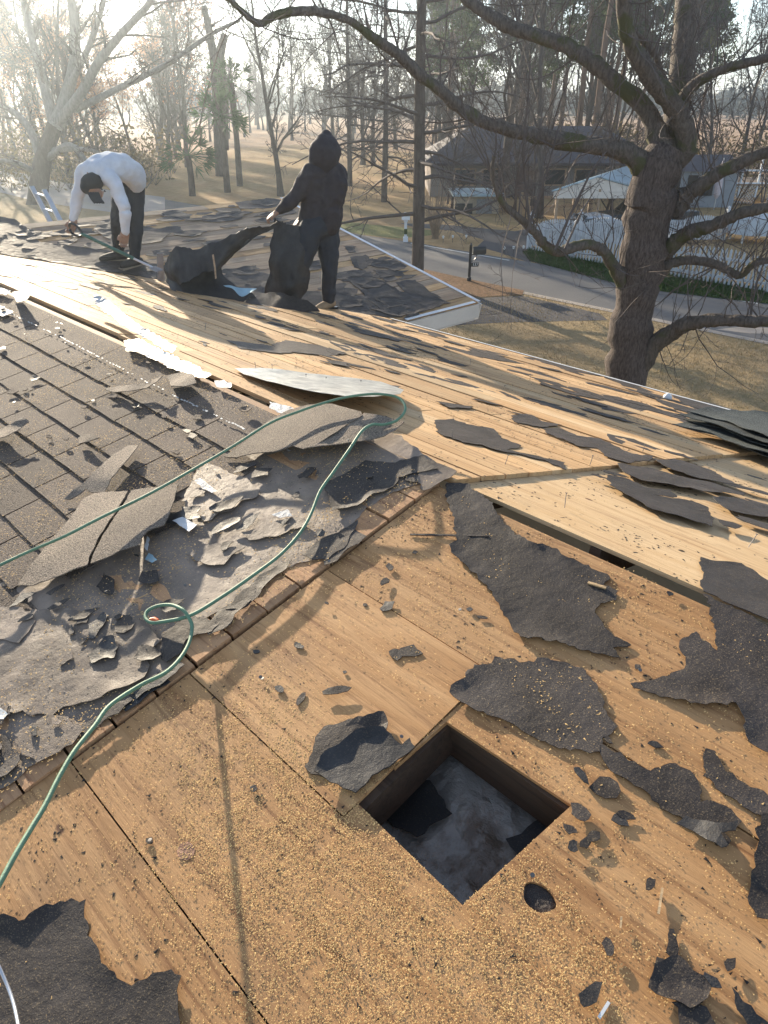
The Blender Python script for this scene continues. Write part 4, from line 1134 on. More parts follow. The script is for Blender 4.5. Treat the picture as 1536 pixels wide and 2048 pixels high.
# palm-like clump behind the worker
def palm(name, label, px_, py_, H_, n_, seed):
    x, y = gp(px_, py_); pm = empty(name, (x, y, 0)); tag(pm, label, 'palm tree')
    MB().tube([(0, 0, 0), (0.05, 0, H_ * .5), (0, 0, H_)], [.22, .18, .2], 8).build('trunk', M['bark_dark'], pm, True)
    r = np.random.default_rng(seed); fr = MB()
    for i in range(n_):
        a = r.uniform(0, 6.28); el = r.uniform(-.5, 1.25); d = np.array([math.cos(a) * math.cos(el), math.sin(a) * math.cos(el), math.sin(el)])
        st_, _ = limb((0, 0, H_), d, r.uniform(.8, 1.3), .02, .01, 3, .05, r, -.05); fr.tube(st_, .02, 3, False)
        e = st_[-1]
        for k_ in range(16):
            dd = unit(d + r.normal(0, .42, 3)); tip = e + dd * r.uniform(.5, .85) + [0, 0, -.12]; s = unit(np.cross(dd, r.normal(0, 1, 3))) * .035
            m_ = (e + tip) / 2
            fr.add([e, m_ + s, tip, m_ - s], [(0, 1, 2, 3)])
    fr.build('fronds', M['palmleaf'], pm)
palm('palm_tree', 'short green fan palm behind the lifted roofing, left of the hooded worker', 455, 385, 4.2, 40, 3)
palm('palm_tree', 'low green fan palm right of the bent worker, behind the wing ridge', 385, 392, 2.2, 26, 4)
palm('palm_tree', 'green fan palm crown between the two workers, upper one of the group', 480, 372, 6.0, 30, 5)

# woods: rows of trees beyond
LBL = 'leafless tree in the hazy belt of trees across the background'
WOOD = []
LAND = [(60, 'above the ladder'), (200, 'above the bent worker'), (330, 'above the low fan palm'), (440, 'behind the broken two-stemmed tree'), (560, 'left of the hooded worker'), (660, "above the hooded worker's hood"), (770, 'by the slimmer straight trunk'), (850, 'by the straight trunk with level twigs'), (950, 'over the left end of the brick house'), (1080, 'over the middle of the brick house'), (1180, 'over the carport'), (1300, 'behind the big tree'), (1420, 'above the closed umbrella'), (1510, 'above the deck'), (1e9, 'at the right edge')]
ORD = ['nearest', 'second nearest', 'third nearest', 'fourth nearest', 'fifth nearest', 'sixth nearest', 'seventh nearest', 'eighth nearest', 'ninth nearest', 'tenth nearest'] + ['farthest'] * 40
def name_wood():
    seen = {}
    for o, u, y, lb in sorted(WOOD, key=lambda q: q[2]):
        ld = min(LAND[:-1], key=lambda q: abs(q[0] - u))[1] if -20 < u < 1530 else ('at the left edge' if u < 0 else 'at the right edge')
        k_ = (lb, ld); i = seen.get(k_, 0); seen[k_] = i + 1
        o['label'] = '%s %s, %s' % (lb, ld, ORD[i])
r = np.random.default_rng(5)
def scatter(n_, xr, yr, keys, name, label, group, sc=(0.8, 1.25), keep=None):
    c = 0
    while c < n_:
        y = r.uniform(*yr); u = r.uniform(*xr)       # u = picture-like bearing
        x = (u - 768) / 1696 * y
        if keep and not keep(u, y): continue
        WOOD.append((plant(keys[r.integers(0, len(keys))], name, label, group, x, y, r.uniform(*sc)), u, y, label)); c += 1
scatter(16, (-80, 420), (58, 100), ['bare0', 'bare1', 'bare2', 'bare3'], 'bare_tree', 'leafless grey tree', 'leafless trees at the upper left')
scatter(8, (-100, 330), (60, 90), ['rust'], 'rust_leaved_tree', 'rust-leaved tree', 'rust-leaved trees at the left')
scatter(26, (300, 1100), (70, 120), ['bare0', 'bare1', 'bare2', 'bare3'], 'bare_tree', 'leafless tree before the dry field', 'leafless trees at the near edge of the field', keep=lambda u, y: not (470 < u < 560))
scatter(40, (300, 1150), (120, 190), ['bare0', 'bare1', 'bare2', 'bare3', 'bare4'], 'bare_tree', 'leafless tree in the dry field', 'leafless trees around the dry field')
scatter(15, (1080, 1640), (60, 110), ['pine0', 'pine1', 'pine2'], 'pine_tree', 'olive-needled pine', 'pines at the upper right')
scatter(15, (1050, 1640), (52, 105), ['bare0', 'bare2', 'bare4', 'bare3'], 'bare_tree', 'leafless tree among pines', 'leafless trees at the upper right')
scatter(8, (850, 1080), (75, 130), ['pine0', 'pine2'], 'pine_tree', 'pine behind the brick house', 'pines behind the brick house')
scatter(7, (880, 1260), (37, 45), ['bare1', 'bare3'], 'yard_tree', 'small leafless yard tree', 'small leafless trees in front of the brick house', (.42, .62))
name_wood()
# far belt along the horizon: one mass
mb = MB(); cs = []
for i in range(420):
    u = r.uniform(-500, 2100); y = r.uniform(240, 420); x = (u - 768) / 1696 * y; h_ = r.uniform(4, 10)
    mb.tube([(x, y, 0), (x + r.normal(0, .4), y, h_ * .6), (x + r.normal(0, .8), y, h_)], [.2, .15, .05], 3, False)
    for k_ in range(7): cs.append((x + r.normal(0, 1.6), y + r.normal(0, 1), h_ * r.uniform(.25, .9)))
tag(mb.build('far_tree_trunks', M['twig']), kind='stuff')
tag(link('far_tree_belt', leafcloud(cs, 60000, 0.9, 1.5, 8, 1.0), simple('hazy_wood', (0.10, 0.085, 0.055), 0.9, 0.4, 0.05, world=True)), kind='stuff')
# understory brush behind the fence and along the woods
cs = []
for i in range(240):
    u = r.choice([r.uniform(-300, 330), r.uniform(1080, 1750)]); y = r.uniform(50, 80); x = (u - 768) / 1696 * y
    cs.append((x, y, r.uniform(.2, 2.6)))
br = MB(); rr_ = np.random.default_rng(4)
for c_ in cs:
    for k_ in range(5):
        q, qr = limb((c_[0], c_[1], 0), (rr_.normal(0, .5), rr_.normal(0, .5), 1), rr_.uniform(1, 3.6), .02, .006, 3, .15, rr_)
        br.tube(q, qr, 3, False)
tag(br.build('brush', M['twig']), kind='stuff')
tag(link('undergrowth_leaves', leafcloud(cs, 16000, 0.16, 0.8, 9, 0.8), mat_leaf('undergrowth', (0.17, 0.13, 0.06), 0.5)), kind='stuff')
# sunlit field grass clumps etc. are in the material: they are beyond telling apart
# ------------------------------------------------------------------ loose things on the roof
def loose(o, label, cat, group=None):
    tag(o, label, cat, group); return o
# curled shingle flaps torn up from the near slope (they stand clear of the deck)
CT1 = [(48, 1192, 0.000), (110, 1105, 0.012), (165, 1040, 0.021), (200, 1006, 0.018), (262, 1002, 0.021), (366, 988, 0.015), (346, 1055, 0.045), (295, 1105, 0.060), (255, 1120, 0.060), (200, 1148, 0.054), (150, 1165, 0.036), (100, 1182, 0.012), (250, 1060, 0.060), (180, 1100, 0.051), (310, 1040, 0.045), (120, 1140, 0.030)]
fl = empty('shingle', tuple(SA.w(*SA.px(200, 1100, .1), .1))); tag(fl, 'large curled grey shingle with two tabs, lying humped at the edge of the shingle field', 'shingle')
for i, poly in enumerate([[(48, 1192), (75, 1150), (110, 1105), (150, 1060), (175, 1020), (200, 1006), (266, 1003), (245, 1040), (222, 1075), (205, 1105), (192, 1130), (186, 1152), (165, 1158), (120, 1176), (80, 1192)],
                          [(273, 1001), (315, 996), (366, 988), (358, 1020), (346, 1055), (338, 1072), (305, 1084), (292, 1100), (292, 1112), (255, 1122), (232, 1134), (193, 1149), (198, 1130), (211, 1105), (228, 1075), (251, 1040)]]):
    o = sheet('tab', SL, poly, 0.055, 0.004, 0.025, 0.002, rag=(0.02, 0.005), mat=M['shingle_flap'], seed=301 + i, smooth=True, ctrl=CT1)
    m = o.matrix_basis.copy(); o.parent = fl; o.matrix_basis = Matrix.Translation(-Vector(fl.location)) @ m
o = sheet('shingle_flap', SL, [(140, 1018), (158, 1000), (180, 985), (205, 958), (235, 930), (266, 910), (285, 911), (276, 925), (255, 950), (235, 975), (218, 1008), (195, 1006), (182, 998), (168, 1010), (150, 1020)],
          0.055, 0.004, 0.025, 0.004, rag=(0.02, 0.006), mat=M['shingle_flap'], seed=302, smooth=True, ctrl=[(140, 1018, 0.006), (160, 1004, 0.012), (205, 958, 0.030), (275, 912, 0.018), (282, 914, 0.018), (240, 970, 0.036), (215, 1005, 0.012)])
loose(o, 'narrow broken strip of grey shingle leaning against the large curled one', 'shingle')
o = sheet('shingle_flap', SL, [(455, 932), (480, 915), (510, 890), (545, 858), (582, 838), (622, 828), (668, 826), (726, 843), (728, 850), (680, 882), (640, 908), (612, 918), (590, 912), (560, 922), (510, 926), (480, 934)],
          0.050, 0.004, 0.03, 0.002, rag=(0.02, 0.005), mat=M['shingle_flap'], seed=303, smooth=True, ctrl=[(455, 932, 0.006), (510, 890, 0.012), (582, 838, 0.012), (668, 826, 0.024), (726, 846, 0.048), (612, 915, 0.066), (560, 920, 0.042), (500, 925, 0.021), (640, 870, 0.060), (590, 880, 0.042)])
loose(o, 'lifted grey shingle tab under the green cord, left half of the torn pair', 'shingle')
o = sheet('shingle_flap', SL, [(732, 846), (770, 852), (812, 864), (795, 880), (772, 893), (745, 900), (700, 906), (660, 912), (618, 916), (650, 902), (690, 878)],
          0.052, 0.004, 0.03, 0.002, rag=(0.02, 0.005), mat=M['shingle_flap'], seed=304, smooth=True, ctrl=[(732, 846, 0.048), (812, 864, 0.021), (772, 893, 0.030), (700, 905, 0.054), (620, 915, 0.066), (700, 880, 0.054)])
loose(o, 'lifted grey shingle tab reaching to the ridge boards, right half of the torn pair', 'shingle')
for i, (poly, ct, lb) in enumerate([
    ([(215, 795), (250, 790), (300, 785), (332, 770), (322, 782), (300, 795), (270, 800), (235, 802)], [(215, 795, .005), (300, 788, .025), (330, 772, .04), (322, 782, .05)], 'curled shingle corner lifting beside the row of shadows near the aluminium strip'),
    ([(0, 880), (30, 868), (58, 850), (68, 862), (45, 880), (20, 892), (-10, 900)], [(0, 880, .01), (55, 853, .05), (45, 880, .04)], 'curled shingle corner at the left edge of the roof'),
    ([(165, 895), (180, 885), (198, 888), (208, 895), (185, 902), (168, 906)], [(165, 895, .01), (198, 888, .03)], 'small bent shingle scrap with a white fleck lying on the shingle field'),
    ([(340, 770), (372, 762), (395, 768), (400, 785), (375, 792), (350, 790)], [(340, 770, .01), (395, 785, .04)], 'bent shingle scrap below the crumpled aluminium strip'),
    ([(30, 598), (45, 596), (66, 606), (60, 616), (42, 620)], [(30, 598, .02), (60, 612, .06)], 'dark bent scrap standing near the ridge at the far left')]):
    o = sheet('shingle_scrap', SL, poly, 0.054, 0.004, 0.025, 0.004, rag=(0.02, 0.006), mat=M['shingle_flap' if i < 4 else 'felt'], seed=310 + i, smooth=True, ctrl=ct)
    loose(o, lb, 'shingle scrap')
# aluminium flashing strip across the ridge
o = sheet('flashing_sheet', SB, [(468, 750), (520, 749), (560, 752), (620, 760), (700, 768), (760, 776), (806, 793), (798, 803), (745, 809), (690, 808), (640, 801), (590, 791), (530, 776), (485, 762)],
          0.036, 0.0012, 0.03, 0.006, rag=(0.04, 0.004), mat=M['flash'], seed=320, smooth=True, ctrl=[(468, 750, .01), (560, 753, .01), (700, 768, .015), (806, 794, .05), (745, 808, .085), (690, 806, .08), (590, 790, .06), (500, 768, .02), (650, 785, .045)])
loose(o, 'long bent sheet of aluminium flashing lying along the ridge under the loop of green cord', 'metal sheet')
for x, y in [(512, 742), (545, 745), (612, 764), (650, 770), (700, 786), (722, 776), (560, 780)]:
    u, v = SB.px(x, y + 6, .06)
    k = MB(); k.tube([SB.w(u, v, .04), SB.w(u + .004, v, .085)], .0018, 4); k.build('nail', M['nail']); n_ = bpy.data.objects[-1]
# ^ tagged below with all other nails
# white and blue torn bits
for i, (S, poly, mt, nm, lb) in enumerate([
    (SA, [(352, 1058), (372, 1050), (402, 1066), (385, 1080)], 'white', 'paper_scrap', 'bright white square scrap on the dusty tar paper'),
    (SA, [(395, 977), (406, 972), (424, 985), (440, 998), (430, 1002), (412, 994)], 'sealant', 'paper_scrap', 'whitish smeared scrap next to the shingle edge, above the white square'),
    (SA, [(548, 1045), (580, 1035), (590, 1048), (565, 1052)], 'sealant', 'metal_scrap', 'small grey glinting scrap right of the paper mounds'),
    (SA, [(0, 1440), (12, 1432), (28, 1445), (20, 1455), (0, 1455)], 'flash', 'metal_scrap', 'crumpled shiny metal scrap at the left edge'),
    (SA, [(296, 1110), (302, 1088), (306, 1092), (302, 1118)], 'white', 'metal_scrap', 'narrow white strip stuck to the end of the large curled shingle'),
    (SA, [(298, 1135), (306, 1122), (322, 1136), (312, 1142)], 'bluemetal', 'metal_scrap', 'small bluish metal scrap below the large curled shingle')]):
    loose(sheet(nm, S, poly, 0.040, 0.001, 0.02, 0.002, 0.003, 0.02, (0.012, 0.004), M[mt], seed=330 + i), lb, 'scrap')
# curled scrap stack beside the hole
o = sheet('tar_paper_scrap', SA, [(632, 1482), (650, 1462), (700, 1448), (770, 1436), (779, 1456), (774, 1474), (740, 1500), (690, 1530), (650, 1560), (625, 1556), (612, 1540), (628, 1512)], 0.016, 0.004, 0.025, 0.008, 0.02, 0.04, (0.014, 0.008), M['felt'], seed=341)
loose(o, 'rough dark tar paper scrap next to the square hole, lower layer of two', 'tar paper scrap')
o = sheet('tar_paper_scrap', SA, [(655, 1520), (700, 1490), (720, 1472), (770, 1470), (792, 1492), (806, 1502), (822, 1488), (833, 1506), (800, 1530), (760, 1560), (716, 1598), (690, 1590), (655, 1572), (632, 1556)], 0.026, 0.004, 0.025, 0.006, 0.016, 0.04, (0.014, 0.008), M['felt_black'], seed=342)
loose(o, 'black tar paper scrap at the edge of the square hole, upper layer of two', 'tar paper scrap')
o = sheet('tar_paper_scrap', SA, [(1405, 1725), (1300, 1600), (1300, 1602)][:0] or [(1370, 1640), (1430, 1655), (1475, 1650), (1470, 1672), (1440, 1675), (1455, 1700), (1440, 1706), (1400, 1680), (1350, 1655)], 0.02, 0.002, 0.03, 0.004, rag=(0.015, 0.008), mat=M['felt_black'], seed=343, ctrl=[(1370, 1640, .0), (1455, 1700, .018), (1470, 1655, .012)])
loose(o, 'black tar paper flap lifting at its tip, right of the round knot hole', 'tar paper scrap')
# splinters and stick
def stick(name, S, p0, p1, w, h0, h1, mat, lb, cat='stick'):
    a = S.px(*p0, h0); b = S.px(*p1, h1); k = MB(); A = S.w(*a, h0); Bp = S.w(*b, h1); k.bar(A - S.o, Bp - S.o, w, w * .6, S.Z)
    o = k.build(name, mat); o.location = S.o; return loose(o, lb, cat)
stick('wood_splinter', SA, (1317, 1828), (1325, 1776), .005, .018, .02, M['ply_pale'], 'pale upright splinter, the longer one right of the round knot hole', 'splinter')
stick('wood_splinter', SA, (1241, 1856), (1243, 1833), .004, .018, .02, M['ply_pale'], 'short pale splinter below and right of the round knot hole', 'splinter')
stick('metal_strip', SA, (1198, 2036), (1218, 2004), .006, .018, .022, M['white'], 'short white metal strip near the bottom edge', 'metal strip')
stick('wood_splinter', SA, (820, 1069), (976, 1072), .007, .017, .02, M['felt'], 'thin dark batten lying on pale plywood, its end on the tar paper', 'stick')
stick('wood_splinter', SA, (1176, 1165), (1212, 1176), .009, .022, .024, M['ply_pale'], 'stubby pale splinter on the long tar paper remnant', 'splinter')
stick('wood_splinter', SA, (268, 1200), (296, 1188), .004, .05, .055, M['ply_pale'], 'straw-coloured splinter above the cord loop', 'splinter')

# green cord: measured course with its height over the deck
CORD = [(-60, 1160, .10), (0, 1130, .10), (60, 1102, .09), (130, 1072, .13), (200, 1036, .14), (300, 987, .12), (400, 931, .08), (470, 890, .09), (540, 846, .12), (600, 822, .12), (650, 805, .12), (700, 793, .12), (750, 788, .11), (790, 793, .09), (808, 807, .08), (809, 824, .07), (793, 841, .07), (768, 849, .08), (745, 849, .10), (724, 862, .12),
        (700, 897, .12), (665, 947, .09), (640, 983, .07), (622, 1028, .06), (600, 1066, .06), (560, 1110, .06), (500, 1155, .06), (440, 1196, .06), (380, 1231, .065), (322, 1244, .06), (300, 1244, .06), (291, 1235, .06), (295, 1222, .06), (315, 1212, .065), (342, 1210, .07), (366, 1220, .08), (380, 1240, .065), (384, 1256, .055), (378, 1286, .062), (360, 1317, .083), (330, 1346, .117), (280, 1371, .167), (220, 1411, .222), (190, 1451, .247), (150, 1501, .277), (120, 1551, .295), (90, 1611, .313), (60, 1661, .33), (30, 1711, .345), (0, 1766, .36), (-50, 1850, .38)]
P = np.array([SA.w(*SA.px(x, y, h), h) for x, y, h in CORD])
P = smoothline(P, 6)
cord = empty('extension_cord', tuple(P[0])); tag(cord, 'long green cord looping over the ridge and back along the torn tar paper', 'cord')
MB().tube(P - P[0], 0.006, 8).build('cord', M['cord'], cord, True)
P2 = np.array([SA.w(*SA.px(x, y, h), h) for x, y, h in [(300, 1241, .058), (308, 1240, .058), (316, 1243, .058)]])
MB().tube(P2 - P[0], [0.009, .011, .008], 8).build('plug', M['orange'], cord, True)
# pale rope end in the lower left corner
P = smoothline(np.array([SA.w(*SA.px(x, y, h), h) for x, y, h in [(-60, 1850, .12), (-20, 1900, .1), (10, 1960, .08), (28, 2010, .08), (40, 2070, .1)]]), 6)
o = MB().tube(P - P[0], 0.004, 7).build('wire', M['alu'], None, True); o.location = P[0]; loose(o, 'pale bare wire curving through the bottom left corner', 'wire')
# bundle of dark shingles on the street slope at the right edge
bun = empty('shingle_pile', tuple(SB.w(*SB.px(1500, 900, .03), .03))); tag(bun, 'pile of dark loose shingles slumped on the boards at the right edge', 'shingle pile')
for i, (dx, dy, hh) in enumerate([(0, 8, .03), (-14, 4, .045), (8, 0, .06), (-6, -4, .085), (12, -7, .10)]):
    o = sheet('shingle', SB, [(1350 + dx, 868 + dy), (1400 + dx, 862 + dy), (1470 + dx, 866 + dy), (1545 + dx, 874 + dy), (1660 + dx, 890 + dy), (1700 + dx, 960 + dy), (1600 + dx, 945 + dy), (1536 + dx, 932 + dy), (1480 + dx, 912 + dy), (1430 + dx, 888 + dy)],
              0.036 + hh * .8, 0.004, 0.06, 0.02, 0.015, 0.08, (0.05, 0.012), M['shingle_green'], seed=350 + i, smooth=True,
              ctrl=[(1352 + dx, 868, .0), (1430, 888, .005 + hh * .3), (1470, 866, hh * .5), (1536, 932, .01 * i), (1560, 880, hh * .5), (1650, 920, hh * .4), (1480, 912, .0)])
    m = o.matrix_basis.copy(); o.parent = bun; o.matrix_basis = Matrix.Translation(-Vector(bun.location)) @ m
# vent pipe
b = SC.w(*SC.px(322, 572), 0); tpp = at(320, 507, b[1] - 0.02)
vp = empty('vent_pipe', tuple(b)); tag(vp, 'short grey vent stub in the roof valley, left of the heap of torn roofing', 'pipe')
d_ = tpp - b; k = MB(); k.tube([d_ * -.15, d_ * .5, d_], [.036, .036, .034], 12, False); k.tube([d_, d_ * .98], [.034, .028], 12, False); k.build('pipe', M['pipe'], vp, True)
MB().lathe([(.11, -.02), (.09, .01), (.045, .04), (.04, .06)], (0, 0, 0.0), 14).build('flange', M['felt_black'], vp, True)

def loft(name, rows, mat, parent=None, th=0.006, n=6, noise=0.02, seed=1, sub_=3, rag=0.0):
    """curved torn sheet through rows of (px, py, Y)"""
    r = np.random.default_rng(seed)
    R = []
    for row in rows:
        q = np.array([at(*p_) for p_ in row]); R.append(smoothline(q, n))
    R = np.array(R); cols = [smoothline(R[:, j], sub_) for j in range(R.shape[1])]
    G = np.array(cols); a, b_, _ = G.shape
    G += noise * np.stack([fbm(G[..., 0] + i * 7, G[..., 2], 5, seed + i) for i in range(3)], -1)
    if rag:
        for sgn in (0, -1):
            dirn = G[:, sgn] - G[:, 1 if sgn == 0 else -2]
            G[:, sgn] += dirn * rag * r.uniform(-1, 1.5, (a, 1))
    Nn = np.cross(np.gradient(G, axis=0), np.gradient(G, axis=1)); Nn /= np.linalg.norm(Nn, axis=2)[..., None] + 1e-9
    V = np.concatenate([G.reshape(-1, 3), (G - Nn * th).reshape(-1, 3)]); N0 = a * b_; F = []
    for i in range(a - 1):
        for j in range(b_ - 1):
            q = (i * b_ + j, i * b_ + j + 1, (i + 1) * b_ + j + 1, (i + 1) * b_ + j)
            F.append(q); F.append(tuple(x + N0 for x in q)[::-1])
    bd = [(i * b_, (i + 1) * b_) for i in range(a - 1)] + [((i + 1) * b_ + b_ - 1, i * b_ + b_ - 1) for i in range(a - 1)] + [(j + 1, j) for j in range(b_ - 1)] + [((a - 1) * b_ + j, (a - 1) * b_ + j + 1) for j in range(b_ - 1)]
    F += [(p_, q_, q_ + N0, p_ + N0) for p_, q_ in bd]
    o0 = V.mean(0); o = link(name, mesh(V - o0, F, True), mat, parent)
    pl = np.array(parent.location) if parent else 0
    o.location = o0 - pl
    return o
yv = SB.w(*SB.px(430, 598), 0)[1]
heap = empty('torn_roofing', tuple(SB.w(*SB.px(430, 598), 0))); tag(heap, 'heap of torn black roofing curling up in the valley left of the hooded worker', 'roofing sheet')
loft('curled_sheet', [[(333, 560, yv + .25), (335, 528, yv + .2), (358, 502, yv + .1), (400, 492, yv), (440, 482, yv), (490, 462, yv + .1), (548, 440, yv + .2)],
                      [(334, 566, yv + .1), (345, 545, yv + .0), (368, 530, yv - .05), (405, 512, yv - .1), (440, 505, yv - .1), (480, 490, yv + .1), (545, 450, yv + .2)],
                      [(338, 575, yv), (360, 570, yv - .1), (385, 562, yv - .2), (412, 545, yv - .2), (432, 535, yv - .2), (450, 520, yv + .05), (470, 505, yv + .1)]], M['felt_black'], heap, 0.006, 10, .11, 4, 5, .25)
loft('curled_sheet', [[(334, 560, yv + .1), (350, 530, yv + .05), (380, 515, yv), (410, 512, yv + .05), (425, 512, yv + .1), (440, 520, yv + .1)],
                      [(338, 575, yv), (355, 570, yv - .05), (380, 565, yv - .05), (410, 560, yv), (430, 555, yv), (450, 560, yv + .05)],
                      [(345, 590, yv - .1), (365, 600, yv - .2), (395, 606, yv - .25), (430, 610, yv - .2), (480, 606, yv - .1), (520, 600, yv)]], M['felt_black'], heap, 0.006, 10, .10, 7, 5, .25)
loft('shingle_layer', [[(420, 590, yv), (460, 585, yv + .1), (500, 588, yv + .15), (560, 590, yv + .1), (620, 600, yv)], [(410, 604, yv - .1), (450, 610, yv - .15), (500, 618, yv - .2), (560, 622, yv - .2), (640, 625, yv - .2)]], M['felt'], heap, 0.01, 8, .09, 9, 5, .4)
loft('splintered_batten', [[(424, 510, yv - .3), (428, 535, yv - .3), (430, 558, yv - .28)], [(427, 509, yv - .3), (431, 535, yv - .3), (433, 557, yv - .28)]], M['plank_grey'], heap, 0.012, 3, 0, 9)
o = loft('metal_scrap', [[(447, 571, yv - .3), (460, 571, yv - .3), (480, 576, yv - .3), (513, 578, yv - .3)], [(452, 574, yv - .33), (466, 578, yv - .35), (484, 594, yv - .4), (504, 584, yv - .38)]], M['bluemetal'], None, 0.002, 5, .015, 3)
loose(o, 'torn piece of pale blue metal sticking out of the black roofing heap', 'metal scrap')
yh = SB.w(*SB.px(570, 610), 0)[1]
o = loft('roofing_sheet', [[(548, 440, yh - .05), (575, 445, yh - .1), (600, 450, yh - .1), (618, 448, yh - .05)], [(545, 490, yh - .1), (570, 500, yh - .2), (595, 500, yh - .2), (622, 490, yh - .1)], [(536, 550, yh - .1), (560, 560, yh - .25), (590, 560, yh - .25), (618, 540, yh - .1)], [(522, 600, yh - .1), (555, 608, yh - .25), (585, 608, yh - .25), (612, 585, yh - .15)]], M['felt_black'], None, 0.005, 9, .12, 12, 6, .15)
loose(o, 'dark sheet of roofing hanging from the hooded worker\'s hands down to the deck', 'roofing sheet')

# ladder leaning on the rear eave of the wing
lad = empty('ladder', tuple(at(92, 425, 12.6))); l0 = np.array(lad.location); tag(lad, 'aluminium extension ladder whose top shows behind the wing ridge at the far left', 'ladder')
A1, A2 = at(63, 373, 12.9) - l0, at(88, 380, 12.6) - l0; B1, B2 = at(90, 424, 12.7) - l0, at(112, 428, 12.4) - l0
dn_ = (B1 - A1) / np.linalg.norm(B1 - A1)
for a_, b_ in ((A1, B1), (A2, B2)): k = MB(); k.bar(a_, b_ + dn_ * 3.2, .075, .03); k.build('rail', M['alu'], lad)
for t_ in np.arange(0.12, 3.6, .28): k = MB(); k.tube([A1 + dn_ * t_, A2 + dn_ * t_], .016, 8); k.build('rung', M['alu'], lad)
# globe on the eave
b = at(1335, 795, 5.35)
gl = empty('garden_light', tuple(b)); tag(gl, 'small white globe at the eave, right of the big tree trunk', 'lamp')
MB().lathe([(0.0001, .034), (.017, .029), (.029, .017), (.034, 0), (.029, -.017), (.012, -.03)], (0, 0, 0), 16).build('globe', M['white'], gl, True)
MB().tube([(0, 0, -.03), (0, 0, -.12)], .008, 6).build('stem', M['black'], gl)

# nails: a few big heads one can see, standing nails on the street slope
nail_me = MB().lathe([(.0055, .0), (.0055, .0012), (.0001, .0014)], (0, 0, 0), 8).mesh(); nail_me.materials.append(M['nail'])
stand_me = MB().tube([(0, 0, -.01), (0.002, 0, .045)], .0016, 4).lathe([(.005, .044), (.005, .046), (.0001, .046)], (0.002, 0, 0), 7).mesh(); stand_me.materials.append(M['nail'])
for o in [o for o in bpy.data.objects if o.name.startswith('nail')]: bpy.data.objects.remove(o)
r = np.random.default_rng(15)
def put_nail(me, S, x, y, n_, tilt=0.0):
    u, v = S.px(x, y, n_); o = bpy.data.objects.new('nail', me); COL.objects.link(o)
    o.parent = house; o.matrix_basis = hM @ S.M @ Matrix.Translation((u, v, n_)) @ Matrix.Rotation(r.uniform(-tilt, tilt), 4, 'X') @ Matrix.Rotation(r.uniform(-tilt, tilt), 4, 'Y')
for x, y in [(521, 1354), (212, 1182), (525, 1357), (920, 1219), (1280, 1340), (1065, 1750), (742, 1548), (803, 1473), (300, 1680), (97, 1427), (658, 1122), (370, 1170)]: put_nail(nail_me, SA, x, y, .02 if y > 1300 else .05, .4)

for x, y in [(198, 620), (234, 640), (512, 742), (545, 745), (612, 764), (650, 770), (700, 786), (722, 776), (1285, 905), (1500, 1090), (410, 660), (700, 900), (905, 880), (1130, 1010), (1180, 930), (1010, 930), (940, 730), (1060, 760), (720, 870)]: put_nail(stand_me, SB, x, y, .03, .25)

# ------------------------------------------------------------------ sawdust and grit
def grains(name, S, n_, densf, box, size, mat, nfun, seed, elong=1.8):
    r = np.random.default_rng(seed); out = []
    tot = 0; x0, x1, y0, y1 = box
    u = r.uniform(x0, x1, n_ * 4); v = r.uniform(y0, y1, n_ * 4)
    k_ = r.random(n_ * 4) < densf(u, v); u = u[k_][:n_]; v = v[k_][:n_]; m = len(u)
    h = nfun(u, v)
    s = size * r.uniform(.45, 1.35, m)
    T = np.array([[1, 0, 0], [-.5, .87, 0], [-.5, -.87, 0], [0, 0, 1.0]]) * .55
    ang = r.uniform(0, 6.28, m); el = r.uniform(1, elong, m)
    X = T[None, :, 0] * el[:, None]; Y = np.repeat(T[None, :, 1], m, 0); Z = T[None, :, 2] * r.uniform(.2, .55, m)[:, None]
    ca, sa = np.cos(ang)[:, None], np.sin(ang)[:, None]
    P = np.stack([(X * ca - Y * sa) * s[:, None] + u[:, None], (X * sa + Y * ca) * s[:, None] + v[:, None], Z * s[:, None] + h[:, None]], -1).reshape(-1, 3)
    b = (np.arange(m) * 4)[:, None, None]; F = (np.array([[0, 1, 3], [1, 2, 3], [2, 0, 3]])[None] + b).reshape(-1, 3)
    o = link(name, fast_mesh(P, F), mat, None, S.M); return tag(o, kind='stuff')
c1 = np.array(SA.px(640, 1720)); c2 = np.array(SA.px(900, 1960)); hp = np.array(holeP)
def inhole(u, v): return inpoly(hp, u, v) | inpoly(np.array(knotP), u, v)
def dsaw(u, v):
    g = lambda c, a, b_: np.exp(-(((u - c[0]) / a) ** 2 + ((v - c[1]) / b_) ** 2))
    d = 1.0 * g(c1, .42, .26) + 0.9 * g(c2, .42, .22) + 0.10
    d = np.clip(d * (2.2 * vnoise(u, v, 26, 2) - .15) * (.4 + 1.1 * vnoise(u, v, 4, 12)), 0, 1)
    d[(u < XE) | inhole(u, v) | (v > -.05)] = 0
    return d
grains('sawdust', SA, 85000, dsaw, (XE, 3.3, -2.4, -.03), .0029, M['sawdust'], lambda u, v: np.full(len(u), .0130), 1)
def dthin(u, v):
    d = np.clip(vnoise(u, v, 5, 8) * 1.6 - .5, 0, 1) ** 1.5; d[inhole(u, v)] = 0; return d
grains('sawdust', SA, 13000, dthin, (-1.5, 3.3, -2.2, -.03), .0034, M['sawdust'], lambda u, v: np.where(u < XE, .048, .0185), 2, 3)
def dgr(u, v):
    d = np.clip(vnoise(u, v, 9, 4) * 1.5 - .35, 0, 1); d[inhole(u, v)] = 0; return d
grains('sawdust', SL, 26000, lambda u, v: np.clip(vnoise(u, v, 7, 8) * 1.3 - .3, 0, 1), (-3.4, XE - .02, -2.3, -.06), .0036, M['sawdust'], lambda u, v: np.where(inpoly(field, u, v), .0535, .0475), 6, 2.5)
q1, q2 = np.array(SL.px(655, 1050)), np.array(SL.px(365, 1155))
